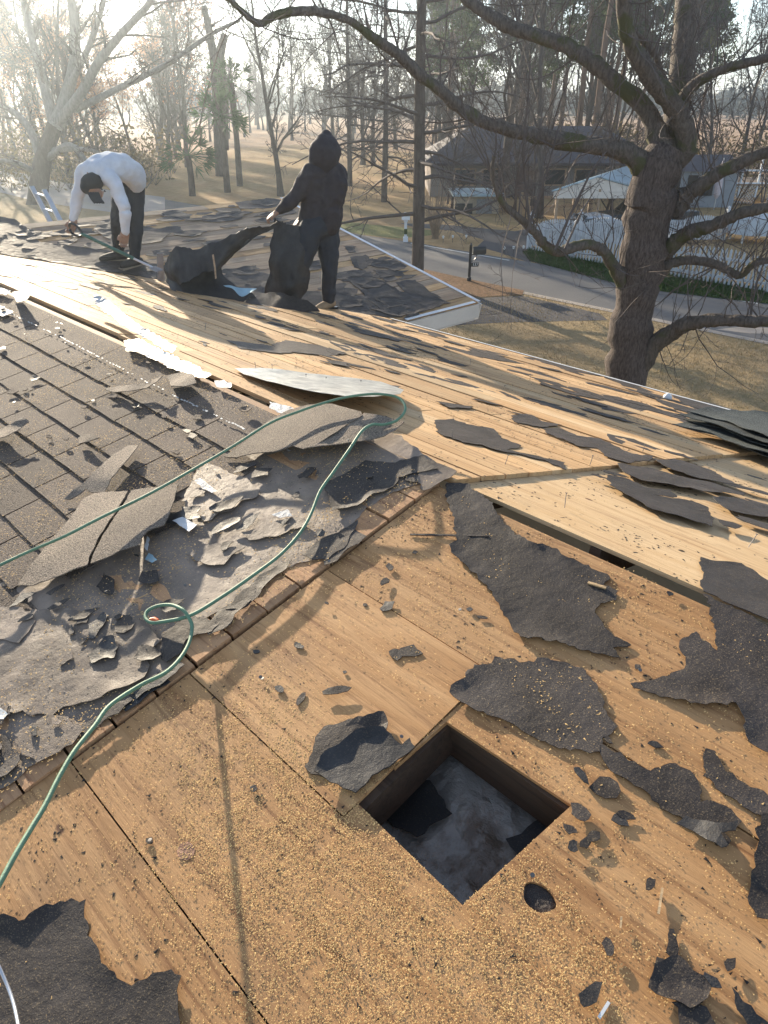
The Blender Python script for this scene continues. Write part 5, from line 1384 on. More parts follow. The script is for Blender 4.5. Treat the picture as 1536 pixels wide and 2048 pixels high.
grains('sawdust', SL, 5000, lambda u, v: sum(np.exp(-(((u - q[0]) / a_) ** 2 + ((v - q[1]) / b_) ** 2)) for q, a_, b_ in ((q1, .05, .09), (q2, .04, .07))), (-1.0, .9, -1.6, -.2), .0045, mat_saw('golden_sawdust', (.72, .42, .12)), lambda u, v: np.full(len(u), .051), 7, 2)
grains('grit', SA, 8000, dgr, (-3.4, 3.3, -2.4, -.03), .0035, M['grit'], lambda u, v: np.where(u < XE, .05, .0125), 3, 3.5)
grains('grit', SA, 900, dgr, (XE, 3.3, -2.4, -.03), .007, M['grit'], lambda u, v: np.full(len(u), .0125), 4, 2.5)
grains('grit', SB, 7000, lambda u, v: np.where(u > A_W + v * cT, 0, np.clip(vnoise(u, v, 6, 4) * 1.5 - .4, 0, 1)), (-2.6, 5, -3.6, -.03), .007, M['grit'], lambda u, v: np.where(u < bcut(v), .0125, .0335), 5, 3.5)

# ------------------------------------------------------------------ across the street
def boxes(lst): 
    k = MB()
    for c, s in lst: k.box(c, s)
    return k
# black mailbox with number plate
b = gnd(938, 563); mb_ = empty('mailbox', tuple(b)); tag(mb_, 'black mailbox on a black post at the roadside, with a number plate hanging below', 'mailbox')
MB().tube([(0, 0, 0), (0, 0, .12), (0, 0, .14), (0, 0, 1.1), (0, 0, 1.12), (0, 0, 1.2)], [.07, .07, .045, .045, .055, .012], 8).build('post', M['black'], mb_)
def mailbody(w, h_, l): 
    pr = [(-w / 2, 0), (w / 2, 0), (w / 2, h_ * .55)] + [(w / 2 * math.cos(t_), h_ * .55 + h_ * .45 * math.sin(t_)) for t_ in np.linspace(.3, 2.84, 7)] + [(-w / 2, h_ * .55)]
    n_ = len(pr); v = [(-l / 2, a, c) for a, c in pr] + [(l / 2, a, c) for a, c in pr]
    return v, [tuple(range(n_))[::-1], tuple(range(n_, 2 * n_))] + [(i, (i + 1) % n_, (i + 1) % n_ + n_, i + n_) for i in range(n_)]
v, f = mailbody(.17, .22, .42)
k = MB(); k.add(np.array(v) + [.28, 0, .86], f); k.build('box', M['black'], mb_)
boxes([((.22, 0, .84), (.5, .04, .03))]).build('arm', M['black'], mb_)
k = MB(); k.tube(smoothline([(0.04, 0, .62), (.12, 0, .66), (.18, 0, .74), (.2, 0, .83)], 4), .012, 6); k.build('bracket', M['black'], mb_)
boxes([((.16, -.02, .53), (.24, .012, .13))]).build('number_plate', M['black'], mb_)
tc = bpy.data.curves.new('number', 'FONT'); tc.body = '137'; tc.size = .13; tc.extrude = .002; tc.align_x = 'CENTER'; tc.align_y = 'CENTER'
to = bpy.data.objects.new('t', tc); COL.objects.link(to)
dg = bpy.context.evaluated_depsgraph_get(); nm = bpy.data.meshes.new_from_object(to.evaluated_get(dg)); bpy.data.objects.remove(to)
no = link('number', nm, M['white'], mb_); nm.materials.clear(); nm.materials.append(M['white']); no.location = (.17, -.03, .53); no.rotation_euler = (math.pi / 2, 0, 0)
mb_.rotation_euler = (0, 0, R_(8))
# white mailbox
b = gnd(811, 484); m2 = empty('mailbox', tuple(b)); tag(m2, 'white mailbox on a white post at the far roadside, left of the straight dark trunk', 'mailbox')
boxes([((0, 0, .5), (.11, .11, 1.0)), ((0, 0, .1), (.2, .2, .2)), ((0, 0, .82), (.16, .3, .05))]).build('post', M['white_vinyl'], m2)
v, f = mailbody(.2, .24, .5); k = MB(); V_ = np.array(v)[:, [1, 0, 2]] * [1.6, 1, 1]; k.add(V_ + [0, 0, .88], [q[::-1] for q in f]); k.build('box', M['white_vinyl'], m2)
boxes([((0, -.1, .42), (.13, .06, .2))]).build('newspaper_tube', M['ivy'], m2)
# path lights
for (px_, py_), lb in zip([(905, 486), (932, 485), (886, 487), (1008, 510), (1026, 509), (1046, 508)], ['at the tip of the grass island, left of the pair', 'at the tip of the grass island, nearest the black mailbox', 'near the leafless shrub', 'at the corner of the groundcover, leftmost', 'at the corner of the groundcover, middle', 'at the foot of the fence corner']):
    pl_ = empty('path_light', tuple(gnd(px_, py_))); tag(pl_, 'small solar path light ' + lb, 'path light', 'path lights by the driveway mouth')
    MB().tube([(0, 0, 0), (0, 0, .22)], .012, 5).build('stake', M['black'], pl_)
    MB().lathe([(.03, .2), (.045, .28), (.05, .29), (.0001, .31)], (0, 0, 0), 8).build('lamp_head', M['white'], pl_)
# picket fences
pick = MB(); pick.add([(-.035, -.01, 0), (.035, -.01, 0), (.035, -.01, .94), (0, -.01, 1), (-.035, -.01, .94), (-.035, .01, 0), (.035, .01, 0), (.035, .01, .94), (0, .01, 1), (-.035, .01, .94)],
                      [(4, 3, 2, 1, 0)[::-1], (5, 6, 7, 8, 9)[::-1], (0, 1, 6, 5)[::-1], (1, 2, 7, 6)[::-1], (2, 3, 8, 7)[::-1], (3, 4, 9, 8)[::-1], (4, 0, 5, 9)[::-1]])
pick_me = pick.mesh(); pick_me.materials.append(M['fence_vinyl'])
post = boxes([((0, 0, .6), (.12, .12, 1.2)), ((0, 0, 1.21), (.16, .16, .03))]); post.lathe([(.05, 1.225), (.06, 1.27), (.04, 1.32), (.0001, 1.36)], (0, 0, 0), 8)
post_me = post.mesh(); post_me.materials.append(M['fence_vinyl'])
def fence(line, label, gap, bay, lo, hi):
    P = [np.array([*q[:2], 0]) for q in line]
    fe = empty('picket_fence', tuple(P[0])); tag(fe, label, 'fence'); o0 = P[0]
    for i in range(len(P) - 1):
        a, b_ = P[i], P[i + 1]; Ln = np.linalg.norm(b_ - a); d = (b_ - a) / Ln; rz = math.atan2(d[1], d[0]); nb = max(1, round(Ln / bay)); bl = Ln / nb
        for j in range(nb + 1):
            if j == nb and i < len(P) - 2: continue
            o = link('post', post_me, None, fe); o.location = a + d * bl * j - o0; o.rotation_euler = (0, 0, rz)
            if j == nb: continue
            for z_ in (.25, .8):
                o = MB().box((bl / 2, .03, z_), (bl - .12, .03, .08)).build('rail', M['fence_vinyl'], fe); o.location = a + d * bl * j - o0; o.rotation_euler = (0, 0, rz)
            np_ = int((bl - .12) / (.07 + gap)); st = (bl - .12) / np_
            for m in range(np_):
                t_ = .06 + st * (m + .5); s_ = abs(2 * t_ / bl - 1)
                o = link('picket', pick_me, None, fe); o.location = a + d * (bl * j + t_) - o0 + np.array([0, 0, .05]); o.rotation_euler = (0, 0, rz)
                o.scale = (1, 1, lo + (hi - lo) * (1 - s_ ** 2))
fence([gnd(1056, 500), gnd(1240, 537), gnd(1326, 552), gnd(1536, 586), gnd(1700, 612)], 'white picket fence with scalloped top running beside the road behind the big tree', .065, 2.35, .86, 1.08)
fb0 = gnd(1056, 497); fence([fb0 + [.1, .35, 0], gnd(1250, 486), gnd(1445, 481)], 'taller white close-boarded scalloped fence, running back from the corner towards the carport', .028, 2.2, .72, .98)
# neighbour's carport
YC = 33.0
cp = empty('carport', (10.3, YC, 0)); tag(cp, 'open carport with pale blue metal gable roof behind the white fence', 'carport'); c0 = np.array(cp.location)
ap = at(1195, 352, YC); le = at(1103, 381, YC); re = at(1300, 395, YC); bk = np.array([2.6, 5.0, 0])
re = np.array([ap[0] + (ap[0] - le[0]) * 1.25, YC, le[2]])
def quadslab(name, pts, th, mat, par, o0):
    P = np.array(pts) - o0; n_ = np.cross(P[1] - P[0], P[2] - P[0]); n_ /= np.linalg.norm(n_); m = len(P)
    k = MB(); k.add(np.vstack([P, P - n_ * th]), [tuple(range(m)), tuple(range(m, 2 * m))[::-1]] + [((i + 1) % m, i, i + m, (i + 1) % m + m) for i in range(m)])
    return k.build(name, mat, par)
M['roofmetal'] = simple('pale_blue_roof_metal', (0.33, 0.43, 0.48), 0.35, 0.08, 3, 0.3)
quadslab('roof_panel', [ap, re, re + bk, ap + bk], .05, M['roofmetal'], cp, c0)
quadslab('roof_panel', [le, ap, ap + bk, le + bk], .05, M['roofmetal'], cp, c0)
quadslab('gable', [le + [0.1, .04, -.06], re + [-.1, .04, -.06], re + [-.1, .04, -.30], le + [0.1, .04, -.30]], .05, M['fascia'], cp, c0)
quadslab('gable', [le + [0.1, .06, -.06], ap + [0, .06, -.06], re + [-.1, .06, -.06]][::-1], .05, M['fascia'], cp, c0)
for q in (le + [.3, .1, 0], re + [-.3, .1, 0], ap + [.2, .1, -.4], le + bk + [.3, -.1, 0], re + bk + [-.3, -.1, 0]):
    boxes([((q[0] - c0[0], q[1] - c0[1], (q[2] - .1) / 2), (.1, .1, q[2] - .1))]).build('post', M['plank_grey'], cp)
# vehicles
def vehicle(name, label, cat, x, y, rz, paint, pickup=False, sc=1.0):
    c = empty(name, (x, y, 0), rz); c.scale = (sc, sc, sc); tag(c, label, cat)
    if pickup: pr = [(-2.6, .45), (2.6, .45), (2.65, .8), (2.5, 1.05), (1.3, 1.12), (.75, 1.68), (-.7, 1.72), (-.85, 1.15), (-2.55, 1.15), (-2.62, .8)]
    else: pr = [(-2.2, .4), (2.2, .4), (2.25, .7), (2.0, .88), (1.05, .98), (.4, 1.42), (-.9, 1.45), (-1.7, 1.02), (-2.15, .95), (-2.25, .7)]
    W = 1.75; n_ = len(pr); me_v = []
    for s_ in (-1, 1):
        for a, b_ in pr: me_v.append((a, s_ * (W / 2 - max(0, b_ - 1.0) * .28), b_))
    k = MB(); k.add(me_v, [tuple(range(n_)), tuple(range(n_, 2 * n_))[::-1]] + [((i + 1) % n_, i, i + n_, (i + 1) % n_ + n_) for i in range(n_)])
    o = k.build('body', paint, c); bv = o.modifiers.new('bevel', 'BEVEL'); bv.width = .05; bv.segments = 2
    top = 1.68 if pickup else 1.42; x1_, x0_ = (1.25, -.8) if pickup else (.95, -1.55)
    k = MB(); k.box(((x1_ + .72 * x1_) / 2 - .12, 0, (top + 1.05) / 2 + .02), (.03, 1.35, .55), Matrix.Rotation(-.75, 3, 'Y')); k.build('windscreen', M['glass'], c)
    for s_ in (-1, 1):
        k = MB(); k.box((-.05, s_ * .83, top - .26), (1.15 if pickup else 1.5, .03, .36), Matrix.Rotation(s_ * .24, 3, 'X')); k.build('side_window', M['glass'], c)
        k = MB(); k.box((2.18 if not pickup else 2.6, s_ * .65, .78), (.1, .3, .14)); k.build('headlight', M['white'], c)
        k = MB(); k.box((-2.2 if not pickup else -2.6, s_ * .72, .85), (.08, .2, .2)); k.build('tail_light', M['rust'], c)
    for wx in ((-1.6, 1.65) if pickup else (-1.4, 1.4)):
        for s_ in (-1, 1):
            k = MB(); k.tube([(wx, s_ * .7, .34), (wx, s_ * .9, .34)], .34, 16); w_ = k.build('wheel', M['black'], c)
            k = MB(); k.tube([(wx, s_ * .905, .34), (wx, s_ * .91, .34)], .2, 12); k.build('rim', M['alu'], w_)
    k = MB(); k.box((2.28 if not pickup else 2.66, 0, .55), (.08, 1.6, .16)); k.build('bumper', M['alu'], c)
    return c
M['car_white'] = simple('white_car_paint', (0.36, 0.40, 0.44), 0.25, 0.03, 2)
M['car_dark'] = simple('dark_grey_car_paint', (0.035, 0.04, 0.045), 0.25, 0.05, 2)
vehicle('parked_car', 'white car with its front showing left of the dark pickup', 'car', 8.35, 32.3, R_(200), M['car_white'], False, .72)
vehicle('parked_pickup', 'dark pickup truck parked under the carport', 'truck', 11.2, 34.0, R_(192), M['car_dark'], True, .85)
# far brick house
YH = 48.0
nh = empty('brick_house', (7.5, YH, 0)); tag(nh, 'long low grey brick house with dark roof across the road, behind the trees', 'house'); h0 = np.array(nh.location)
t = NT('grey_brick'); bkt = t.n.new('ShaderNodeTexBrick'); t.l.new(t.coords((1, 1, 1), offs=False), bkt.inputs[0]); bkt.inputs['Scale'].default_value = 3
bkt.inputs['Color1'].default_value = (.15, .115, .10, 1); bkt.inputs['Color2'].default_value = (.20, .15, .13, 1); bkt.inputs['Mortar'].default_value = (.22, .2, .18, 1)
M['brick'] = t.out(bkt.outputs[0], .85)
x0_, x1_ = at(862, 330, YH)[0], at(1245, 330, YH)[0] + 2
zt = at(900, 325, YH)[2]; zr = at(900, 252, YH + 4)[2]
boxes([(((x0_ + x1_) / 2 - h0[0], 4, zt / 2), (x1_ - x0_, 8, zt))]).build('wall', M['brick'], nh)
rf = simple('dark_house_roof', (0.085, 0.075, 0.08), 0.8, 0.2, 3)
P = [np.array(q) for q in [(x0_ - .5, YH - .6, zt), (x1_ + .5, YH - .6, zt), (x1_ - 2.5, YH + 4, zr), (x0_ + 2.5, YH + 4, zr)]]
quadslab('roof', P, .15, rf, nh, h0)
quadslab('roof', [(x1_ + .5, YH + 8.6, zt), (x0_ - .5, YH + 8.6, zt), (x0_ + 2.5, YH + 4, zr), (x1_ - 2.5, YH + 4, zr)], .15, rf, nh, h0)
quadslab('roof', [(x0_ - .5, YH + 8.6, zt), (x0_ - .5, YH - .6, zt), (x0_ + 2.5, YH + 4, zr)], .15, rf, nh, h0)
quadslab('roof', [(x1_ + .5, YH - .6, zt), (x1_ + .5, YH + 8.6, zt), (x1_ - 2.5, YH + 4, zr)], .15, rf, nh, h0)
for wx in (930, 985, 1110, 1170):
    xx = at(wx, 350, YH)[0] - h0[0]
    f_ = boxes([((xx, -.03, zt * .58), (1.3, .08, .95))]).build('window', M['plank_grey'], nh); boxes([((xx, -.08, zt * .58), (1.1, .03, .78))]).build('pane', M['glass'], f_)
boxes([((at(1050, 350, YH)[0] - h0[0], -.03, zt * .45), (1.0, .08, zt * .9))]).build('door', simple('brown_door', (.12, .07, .05), .5), nh)
# shed
YS = 40.5; b = gnd(958, 433); shd = empty('garden_shed', (b[0], YS, 0)); tag(shd, 'low tan shed with flat blue-grey roof in front of the brick house', 'shed')
w_ = at(1000, 430, YS)[0] - at(915, 430, YS)[0]; hz = at(958, 392, YS)[2]
boxes([((0, 1.2, hz / 2), (w_, 2.4, hz))]).build('wall', simple('tan_siding', (.34, .28, .2), .8, .15, 4), shd)
boxes([((0, 1.2, hz + .06), (w_ + .4, 2.9, .12))]).build('roof', M['roofmetal'], shd)
boxes([((.35, -.03, hz * .42), (.8, .05, hz * .8))]).build('door', simple('grey_door', (.2, .2, .19), .6), shd)
boxes([((-.7, -.03, hz * .3), (.9, .05, .5))]).build('vent_panel', M['black'], shd)
# rail fence between shed and carport
a, b_ = gnd(1040, 432), gnd(1180, 428); rl = empty('rail_fence', tuple(a)); tag(rl, 'brown wooden rail fence in the yard left of the carport', 'fence')
for i in range(5):
    q = (b_ - a) * i / 4; boxes([((q[0], q[1], .55), (.14, .14, 1.1))]).build('post', M['plank_grey'], rl)
for z_ in (.4, .85): k = MB(); k.bar([0, 0, z_], b_ - a + [0, 0, z_], .03, .12); k.build('rail', M['plank_grey'], rl)
# deck with lattice, umbrella and covered table
YD = 44.0
dk = empty('deck', (at(1480, 440, YD)[0], YD, 0)); tag(dk, 'raised deck with white lattice panels and railing in the yard at the right', 'deck')
lat = MB()
def lattice(x0_, x1_, z0_, z1_, y_):
    w_, h_ = x1_ - x0_, z1_ - z0_
    for i in range(int((w_ + h_) / .16)):
        t_ = i * .16
        for s_ in (0, 1):
            a0, a1 = max(0, t_ - h_), min(w_, t_)
            za, zb = t_ - a0, t_ - a1
            if s_: lat.bar((x0_ + a0, y_, z0_ + za), (x0_ + a1, y_, z0_ + zb), .03, .012)
            else: lat.bar((x1_ - a0, y_ - .012, z0_ + za), (x1_ - a1, y_ - .012, z0_ + zb), .03, .012)
lattice(-1.6, .5, .1, 1.0, 0); lattice(1.0, 3.4, .1, 1.2, -.4)
tag(lat.build('lattice', M['white_vinyl'], dk), kind='stuff')
boxes([((.6, 1.8, 1.05), (6, 3.6, .12))]).build('deck_floor', M['plank_grey'], dk)
for i in range(7): boxes([((-2.3 + i * .95, .05, 1.35), (.09, .09, .9 + 1.0))]).build('post', M['white_vinyl'], dk)
boxes([((.6, .05, 1.75), (6, .1, .08))]).build('rail', M['white_vinyl'], dk); boxes([((.6, 0, 1.12), (6, .1, .07))]).build('rail', M['white_vinyl'], dk)
ub = at(1420, 455, 42); um = empty('patio_umbrella', (ub[0], 42, 0)); tag(um, 'closed pale patio umbrella standing left of the deck', 'umbrella')
MB().tube([(0, 0, 0), (0, 0, 2.5)], .025, 6).build('pole', M['alu'], um)
MB().lathe([(.05, .55), (.16, .75), (.19, 1.2), (.14, 1.8), (.05, 2.3), (.0001, 2.5)], (0, 0, 0), 9).build('canopy', simple('pink_grey_canvas', (.5, .44, .46), .8, .15, 6), um)
tb_ = gnd(1500, 482); ct = empty('covered_table', (tb_[0], tb_[1], 0)); tag(ct, 'patio table under a pale grey cover at the right edge, in front of the lattice', 'table')
MB().lathe([(1.15, .35), (1.05, .7), (.95, .95), (.3, 1.1), (.0001, 1.12)], (0, 0, 0), 9).build('cover', simple('pale_grey_cover', (.42, .46, .48), .7, .08, 3), ct)
for q in ((.6, .6), (-.6, .6), (.6, -.6), (-.6, -.6)): boxes([((q[0], q[1], .25), (.08, .08, .5))]).build('leg', M['white'], ct)
hl = empty('garden_house', (at(1330, 420, 43)[0], 43, 0)); tag(hl, 'small pale outbuilding with blue-grey roof seen between trunk and umbrella', 'building')
boxes([((1.5, 1.5, .9), (4.2, 3, 1.8))]).build('wall', simple('pale_siding', (.25, .27, .29), .8, .1, 3), hl)
k = MB(); k.add([(-.9, -.3, 1.8), (3.9, -.3, 1.8), (3.9, 3.3, 1.8), (-.9, 3.3, 1.8), (-.6, 1.5, 2.5), (3.6, 1.5, 2.5)], [(0, 1, 5, 4), (2, 3, 4, 5), (0, 4, 3), (1, 2, 5), (0, 3, 2, 1)]); k.build('roof', rf, hl)
for xx in (.3, 1.2, 2.1): boxes([((xx, -.03, 1.1), (.5, .06, 1.0))]).build('window', M['glass'], hl)
# ------------------------------------------------------------------ people
SKIN = simple('skin', (0.30, 0.17, 0.11), 0.55, 0.08, 20)
def sphere(k, c, r_, n=8):
    rx, ry, rz = (r_, r_, r_) if not isinstance(r_, (tuple, list)) else r_
    v = []; f = []
    for i in range(n + 1):
        t_ = math.pi * i / n
        for j in range(2 * n):
            p_ = math.pi * j / n; v.append((c[0] + rx * math.sin(t_) * math.cos(p_), c[1] + ry * math.sin(t_) * math.sin(p_), c[2] + rz * math.cos(t_)))
    for i in range(n):
        for j in range(2 * n):
            a = i * 2 * n + j; b_ = i * 2 * n + (j + 1) % (2 * n); f.append((a, a + 2 * n, b_ + 2 * n, b_))
    k.add(v, f)
def blob(name, chains, mat, parent, voxel=.014, it=4, disp=.0, dsc=.07, spheres=()):
    """continuous body or garment: tapered limbs fused into one surface"""
    k = MB(); o0 = np.array(parent.location)
    for ch in chains:
        P = np.array([np.append(np.array(p_) - o0, r_) for p_, r_ in ch])
        Q = smoothline(P, 5) if len(P) > 2 else np.array([lerp(P[0], P[1], t_) for t_ in np.linspace(0, 1, 5)])
        k.tube(Q[:, :3], Q[:, 3], 14)
        for q in (Q[0], Q[-1]): sphere(k, q[:3], q[3] * .98, 6)
    for c_, r_ in spheres: sphere(k, np.array(c_) - o0, r_, 8)
    o = k.build(name, mat, parent, True)
    md = o.modifiers.new('fuse', 'REMESH'); md.mode = 'VOXEL'; md.voxel_size = voxel; md.use_smooth_shade = True
    sm = o.modifiers.new('soften', 'SMOOTH'); sm.factor = .5; sm.iterations = it
    if disp:
        tx = bpy.data.textures.get('folds') or bpy.data.textures.new('folds', 'CLOUDS'); tx.noise_scale = dsc; tx.noise_depth = 2
        dm = o.modifiers.new('folds', 'DISPLACE'); dm.texture = tx; dm.strength = disp; dm.mid_level = .5; dm.texture_coords = 'LOCAL'
    return o
def lerp(a, b, t_): return np.array(a) * (1 - t_) + np.array(b) * t_
def hand(wrist, direc, side, parent, curl=.6, L_=.085):
    """palm with four curled fingers and a thumb leaving its side, one surface"""
    d = unit(np.array(direc, float)); s = unit(np.array(side, float) - d * (np.array(side) @ d)); n_ = np.cross(d, s); w = np.array(wrist, float)
    ch = [[(w - d * .02, .025), (w + d * .03, .026)]] + [[(w + s * o_, .017), (w + d * L_ + s * o_ * 1.2, .014)] for o_ in (-.026, -.009, .009, .026)]
    for off, ln in zip((-.031, -.011, .011, .031), (.065, .078, .072, .055)):
        b = w + d * L_ + s * off; p1 = b + d * ln * .45; p2 = p1 + unit(d * (1 - curl) + n_ * curl) * ln * .35; p3 = p2 + unit(d * (1 - 2 * curl) + n_ * curl) * ln * .3
        ch.append([(b, .0105), (p1, .0095), (p2, .009), (p3, .008)])
    t0 = w + d * L_ * .35 - s * .03
    ch.append([(t0, .013), (t0 + unit(d - s * .9) * .035, .011), (t0 + unit(d - s * .9) * .035 + unit(d + n_ * curl) * .03, .009)])
    return blob('hand', ch, SKIN, parent, .006, 1)
M['shirt'] = simple('white_cotton', (0.58, 0.61, 0.66), 0.85, 0.08, 12, bs=.5)
M['trousers'] = simple('dark_trousers', (0.022, 0.026, 0.034), 0.8, 0.15, 12, bs=.5)
M['hoodie'] = simple('black_sweatshirt', (0.034, 0.029, 0.033), 0.85, 0.2, 14, bs=.6)
M['shoe'] = simple('dark_shoe', (0.045, 0.04, 0.035), 0.7, 0.2, 10); M['sole'] = simple('tan_sole', (0.30, 0.24, 0.17), 0.7, 0.2, 10)
M['boot'] = simple('tan_work_boot', (0.30, 0.20, 0.11), 0.75, 0.2, 10)
M['cap'] = simple('black_cap_cloth', (0.02, 0.022, 0.025), 0.8, 0.2, 20)
def shoe(par, an, dirn, mat, sole):
    an = np.array(an); dd = unit(np.array([dirn[0], dirn[1], 0])); b = an - [0, 0, .045]
    s_ = blob('shoe', [[(b - dd * .06, .042), (b + dd * .05, .046), (b + dd * .13 - [0, 0, .01], .042), (b + dd * .19 - [0, 0, .016], .030)], [(an + [0, 0, .05], .045), (b, .045)]], mat, par, .01, 2)
    k = MB(); q = b - np.array(par.location) - [0, 0, .047]; k.bar(q - dd * .10, q + dd * .215, .085, .02); k.build('sole', sole, s_)

# --- worker bent over: white shirt, black cap
f1 = SC.w(*SC.px(234, 528), .035); f2 = SC.w(*SC.px(270, 540), .035)
YP = (f1[1] + f2[1]) / 2
p1_ = empty('person', ((f1[0] + f2[0]) / 2, YP, (f1[2] + f2[2]) / 2)); tag(p1_, 'worker in white long-sleeved shirt, dark trousers and black cap, bent over a pry bar', 'person')
hip = at(262, 362, YP + .10); hl_ = at(246, 374, YP + .02); hr_ = at(268, 374, YP + .12)
kn1 = at(236, 448, YP - .08); kn2 = at(272, 450, YP + .04); an1 = f1 + [0.02, 0.05, .09]; an2 = f2 + [0, .05, .09]
sp1 = at(253, 342, YP - .02); sp2 = at(224, 334, YP - .16); sp3 = at(194, 344, YP - .30); nk = at(186, 358, YP - .40)
hd = at(184, 374, YP - .44); chin = at(196, 388, YP - .46)
shL = at(168, 344, YP - .26); shR = at(226, 362, YP - .42)
elL = at(154, 398, YP - .30); elR = at(250, 418, YP - .50); wrL = at(147, 440, YP - .34); wrR = at(250, 466, YP - .46)
blob('body', [[(hip, .10), (sp1, .11), (sp2, .11), (sp3, .10), (nk, .055), (hd, .07)], [(shL, .045), (elL, .034), (wrL, .025)], [(sp3, .06), (shL, .045)], [(sp3, .06), (shR, .045), (elR, .034), (wrR, .025)],
              [(hip, .08), (hl_, .07), (kn1, .05), (an1, .04)], [(hip, .08), (hr_, .07), (kn2, .05), (an2, .04)]], SKIN, p1_, .012, 3, spheres=[(hd, (.078, .09, .095)), (chin, (.05, .05, .05))])
sd_ = unit(np.cross(np.array(sp3) - np.array(sp1), [0, 0, 1])) * .055
blob('shirt', [[(hip + o_, .125), (sp1 + o_, .13), (sp2 + o_, .14), (sp3 + o_, .125)] for o_ in (sd_, -sd_)] + [[(sp3, .11), (lerp(sp3, nk, .6), .075)]] +
     [[(sp3, .10), (sh_, .078), (lerp(sh_, el_, .5), .066), (el_, .058), (lerp(el_, wr_, .5), .052), (lerp(el_, wr_, .93), .042)] for sh_, el_, wr_ in ((shL, elL, wrL), (shR, elR, wrR))],
     M['shirt'], p1_, .014, 3, .03, .09)
blob('trousers', [[(hip, .145), (lerp(hip, hl_, 1), .115), (lerp(hl_, kn1, .5), .095), (kn1, .078), (lerp(kn1, an1, .5), .070), (lerp(kn1, an1, .95), .062)],
                  [(hip, .145), (lerp(hip, hr_, 1), .115), (lerp(hr_, kn2, .5), .095), (kn2, .078), (lerp(kn2, an2, .5), .070), (lerp(kn2, an2, .95), .062)]], M['trousers'], p1_, .014, 3, .025, .08)
shoe(p1_, an1, (-.9, -.4), M['shoe'], M['sole']); shoe(p1_, an2, (-.5, -.8), M['shoe'], M['sole'])
blob('cap', [[(at(190, 362, YP - .42), .088), (at(180, 368, YP - .45), .094)]], M['cap'], p1_, .012, 3, spheres=[(at(175, 374, YP - .46), (.07, .08, .07))])
blob('cap_visor', [[(at(184 + dx, 386, YP - .52), .012), (at(190 + dx, 398, YP - .57), .010), (at(196 + dx, 406, YP - .60), .009)] for dx in (-7, -2, 3, 8, 12)], M['cap'], p1_, .008, 1)
for dx in (0, 6): blob('eye', [[(at(203 + dx, 378 + dx * .6, YP - .50), .008), (at(204 + dx, 379 + dx * .6, YP - .50), .008)]], M['black'], p1_, .004, 0)
blob('ear', [[(at(203, 366, YP - .42), .014), (at(203, 372, YP - .42), .012)]], SKIN, p1_, .006, 1)
blob('nose', [[(at(206, 384, YP - .50), .010), (at(203, 391, YP - .54), .015)]], SKIN, p1_, .006, 1)
hand(wrL, at(140, 464, YP - .37) - wrL, (1, 0, 0), p1_, .55); hand(wrR, at(246, 492, YP - .46) - wrR, (1, .2, 0), p1_, .6)
# long-handled shingle remover
t0, t1 = at(141, 457, YP - .40), at(318, 541, YP - .72); tl = empty('pry_bar', tuple(t0)); tag(tl, 'long green-handled shingle remover held by the bent worker', 'tool')
M['tool_green'] = simple('green_tool_paint', (0.05, 0.13, 0.10), 0.5, 0.2, 10)
dv = t1 - t0
k = MB(); k.tube([dv * .13, dv * .72], .018, 8); k.build('handle', M['tool_green'], tl, True)
k = MB(); u_ = np.array([0, 0, .055])
k.tube(smoothline([dv * .15, dv * .09 + u_, dv * .01 + u_, dv * -.01, dv * .01 - u_ * .8, dv * .09 - u_ * .7, dv * .15], 4), .013, 7); k.build('grip', M['black'], tl, True)
k = MB(); k.tube([dv * .70, dv * .93], .012, 8); k.build('shaft', M['alu'], tl, True)
k = MB(); k.bar(dv * .92, dv * 1.0, .12, .005); k.build('blade', M['pipe'], tl)
for i in range(4):
    k = MB(); off = unit(np.cross(dv, [0, 0, 1])) * (i - 1.5) * .032; k.bar(dv * 1.0 + off, dv * 1.02 + off, .018, .004); k.build('tooth', M['pipe'], tl)

# --- hooded worker
g1 = SB.w(*SB.px(570, 612), .04); g2 = SB.w(*SB.px(657, 622), .04); YQ = (g1[1] + g2[1]) / 2 + .05
p2_ = empty('person', ((g1[0] + g2[0]) / 2, YQ, min(g1[2], g2[2]))); tag(p2_, 'worker in black hooded sweatshirt and dark trousers, seen from behind, pulling up roofing', 'person')
hip = at(638, 448, YQ); hl_ = at(622, 462, YQ - .07); hr_ = at(653, 462, YQ + .06)
k1 = at(600, 528, YQ - .14); a1 = at(578, 590, YQ - .12); k2 = at(659, 532, YQ + .02); a2 = at(657, 600, YQ + .02)
s1 = at(643, 410, YQ); s2 = at(650, 368, YQ); s3 = at(651, 345, YQ); nk = at(651, 322, YQ); hd = at(651, 298, YQ - .02)
shl = at(622, 346, YQ - .08); ell = at(590, 394, YQ - .14); wrl = at(555, 424, YQ - .16)
shr = at(680, 350, YQ + .08); elr = at(640, 410, YQ + .30); wrr = at(602, 436, YQ + .05)
blob('body', [[(hip, .10), (s1, .10), (s2, .10), (s3, .075), (nk, .055), (hd, .07)], [(s3, .05), (shl, .04), (ell, .036), (wrl, .026)], [(s3, .05), (shr, .04), (elr, .036), (wrr, .026)],
              [(hip, .08), (hl_, .07), (k1, .05), (a1, .04)], [(hip, .08), (hr_, .07), (k2, .05), (a2, .04)]], SKIN, p2_, .012, 3, spheres=[(hd, (.078, .09, .10))])
ox = np.array([.075, 0, 0])
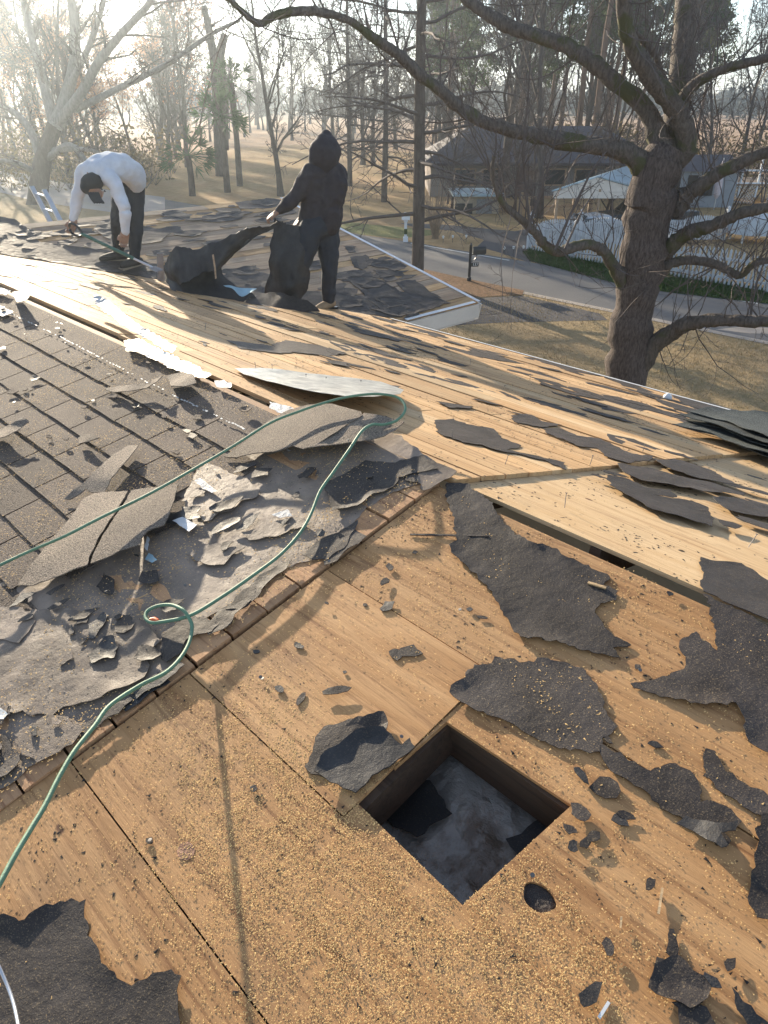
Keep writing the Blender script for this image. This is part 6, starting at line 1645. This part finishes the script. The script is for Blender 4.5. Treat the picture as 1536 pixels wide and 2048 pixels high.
blob('sweatshirt', [[(at(641, 444, YQ) + o_, .145), (at(643, 420, YQ) + o_, .145), (s1 + o_, .14), (s2 + o_ * 1.1, .145), (s3 + o_ * 1.0, .115)] for o_ in (ox, -ox)] + [[(s3, .11), (lerp(s3, nk, .8), .085)]] +
     [[(s3, .10), (sh_, .09), (lerp(sh_, el_, .5), .084), (el_, .075), (lerp(el_, wr_, .5), .064), (lerp(el_, wr_, .93), .046)] for sh_, el_, wr_ in ((shl, ell, wrl), (shr, elr, wrr))],
     M['hoodie'], p2_, .015, 3, .035, .09)
blob('hood', [[(at(650, 330, YQ), .13), (at(650, 312, YQ - .01), .152), (at(652, 296, YQ), .150), (at(653, 282, YQ + .01), .115), (at(653, 272, YQ + .02), .06)], [(at(636, 318, YQ - .05), .10), (at(640, 300, YQ - .06), .10), (at(646, 284, YQ - .03), .08)]],
     M['hoodie'], p2_, .014, 3, .02, .08)
blob('trousers', [[(hip, .165), (hl_, .135), (lerp(hl_, k1, .5), .12), (k1, .105), (lerp(k1, a1, .5), .095), (lerp(k1, a1, .95), .085)],
                  [(hip, .165), (hr_, .135), (lerp(hr_, k2, .5), .115), (k2, .095), (lerp(k2, a2, .5), .08), (lerp(k2, a2, .95), .072)]], M['trousers'], p2_, .015, 3, .03, .09)
shoe(p2_, a1, (-.9, -.4), M['boot'], M['black']); shoe(p2_, a2, (-.6, -.7), M['boot'], M['black'])
hand(wrl, at(543, 432, YQ - .16) - wrl, (0, 1, .3), p2_, .6); hand(wrr, at(594, 446, YQ) - wrr, (0, 1, .3), p2_, .6)

# ------------------------------------------------------------------ air
hz_m = bpy.data.materials.new('haze_air'); hz_m.use_nodes = True
hn = hz_m.node_tree.nodes; hn.remove(hn['Principled BSDF'])
pvn = hn.new('ShaderNodeVolumePrincipled'); pvn.inputs['Density'].default_value = 0.0011
pvn.inputs['Color'].default_value = (0.78, 0.90, 1.0, 1); pvn.inputs['Anisotropy'].default_value = 0.78
hz_m.node_tree.links.new(pvn.outputs[0], hn['Material Output'].inputs['Volume'])
hb = MB().box((0, 0, 16), (1900, 1900, 34)).build('haze', hz_m); tag(hb, kind='stuff')
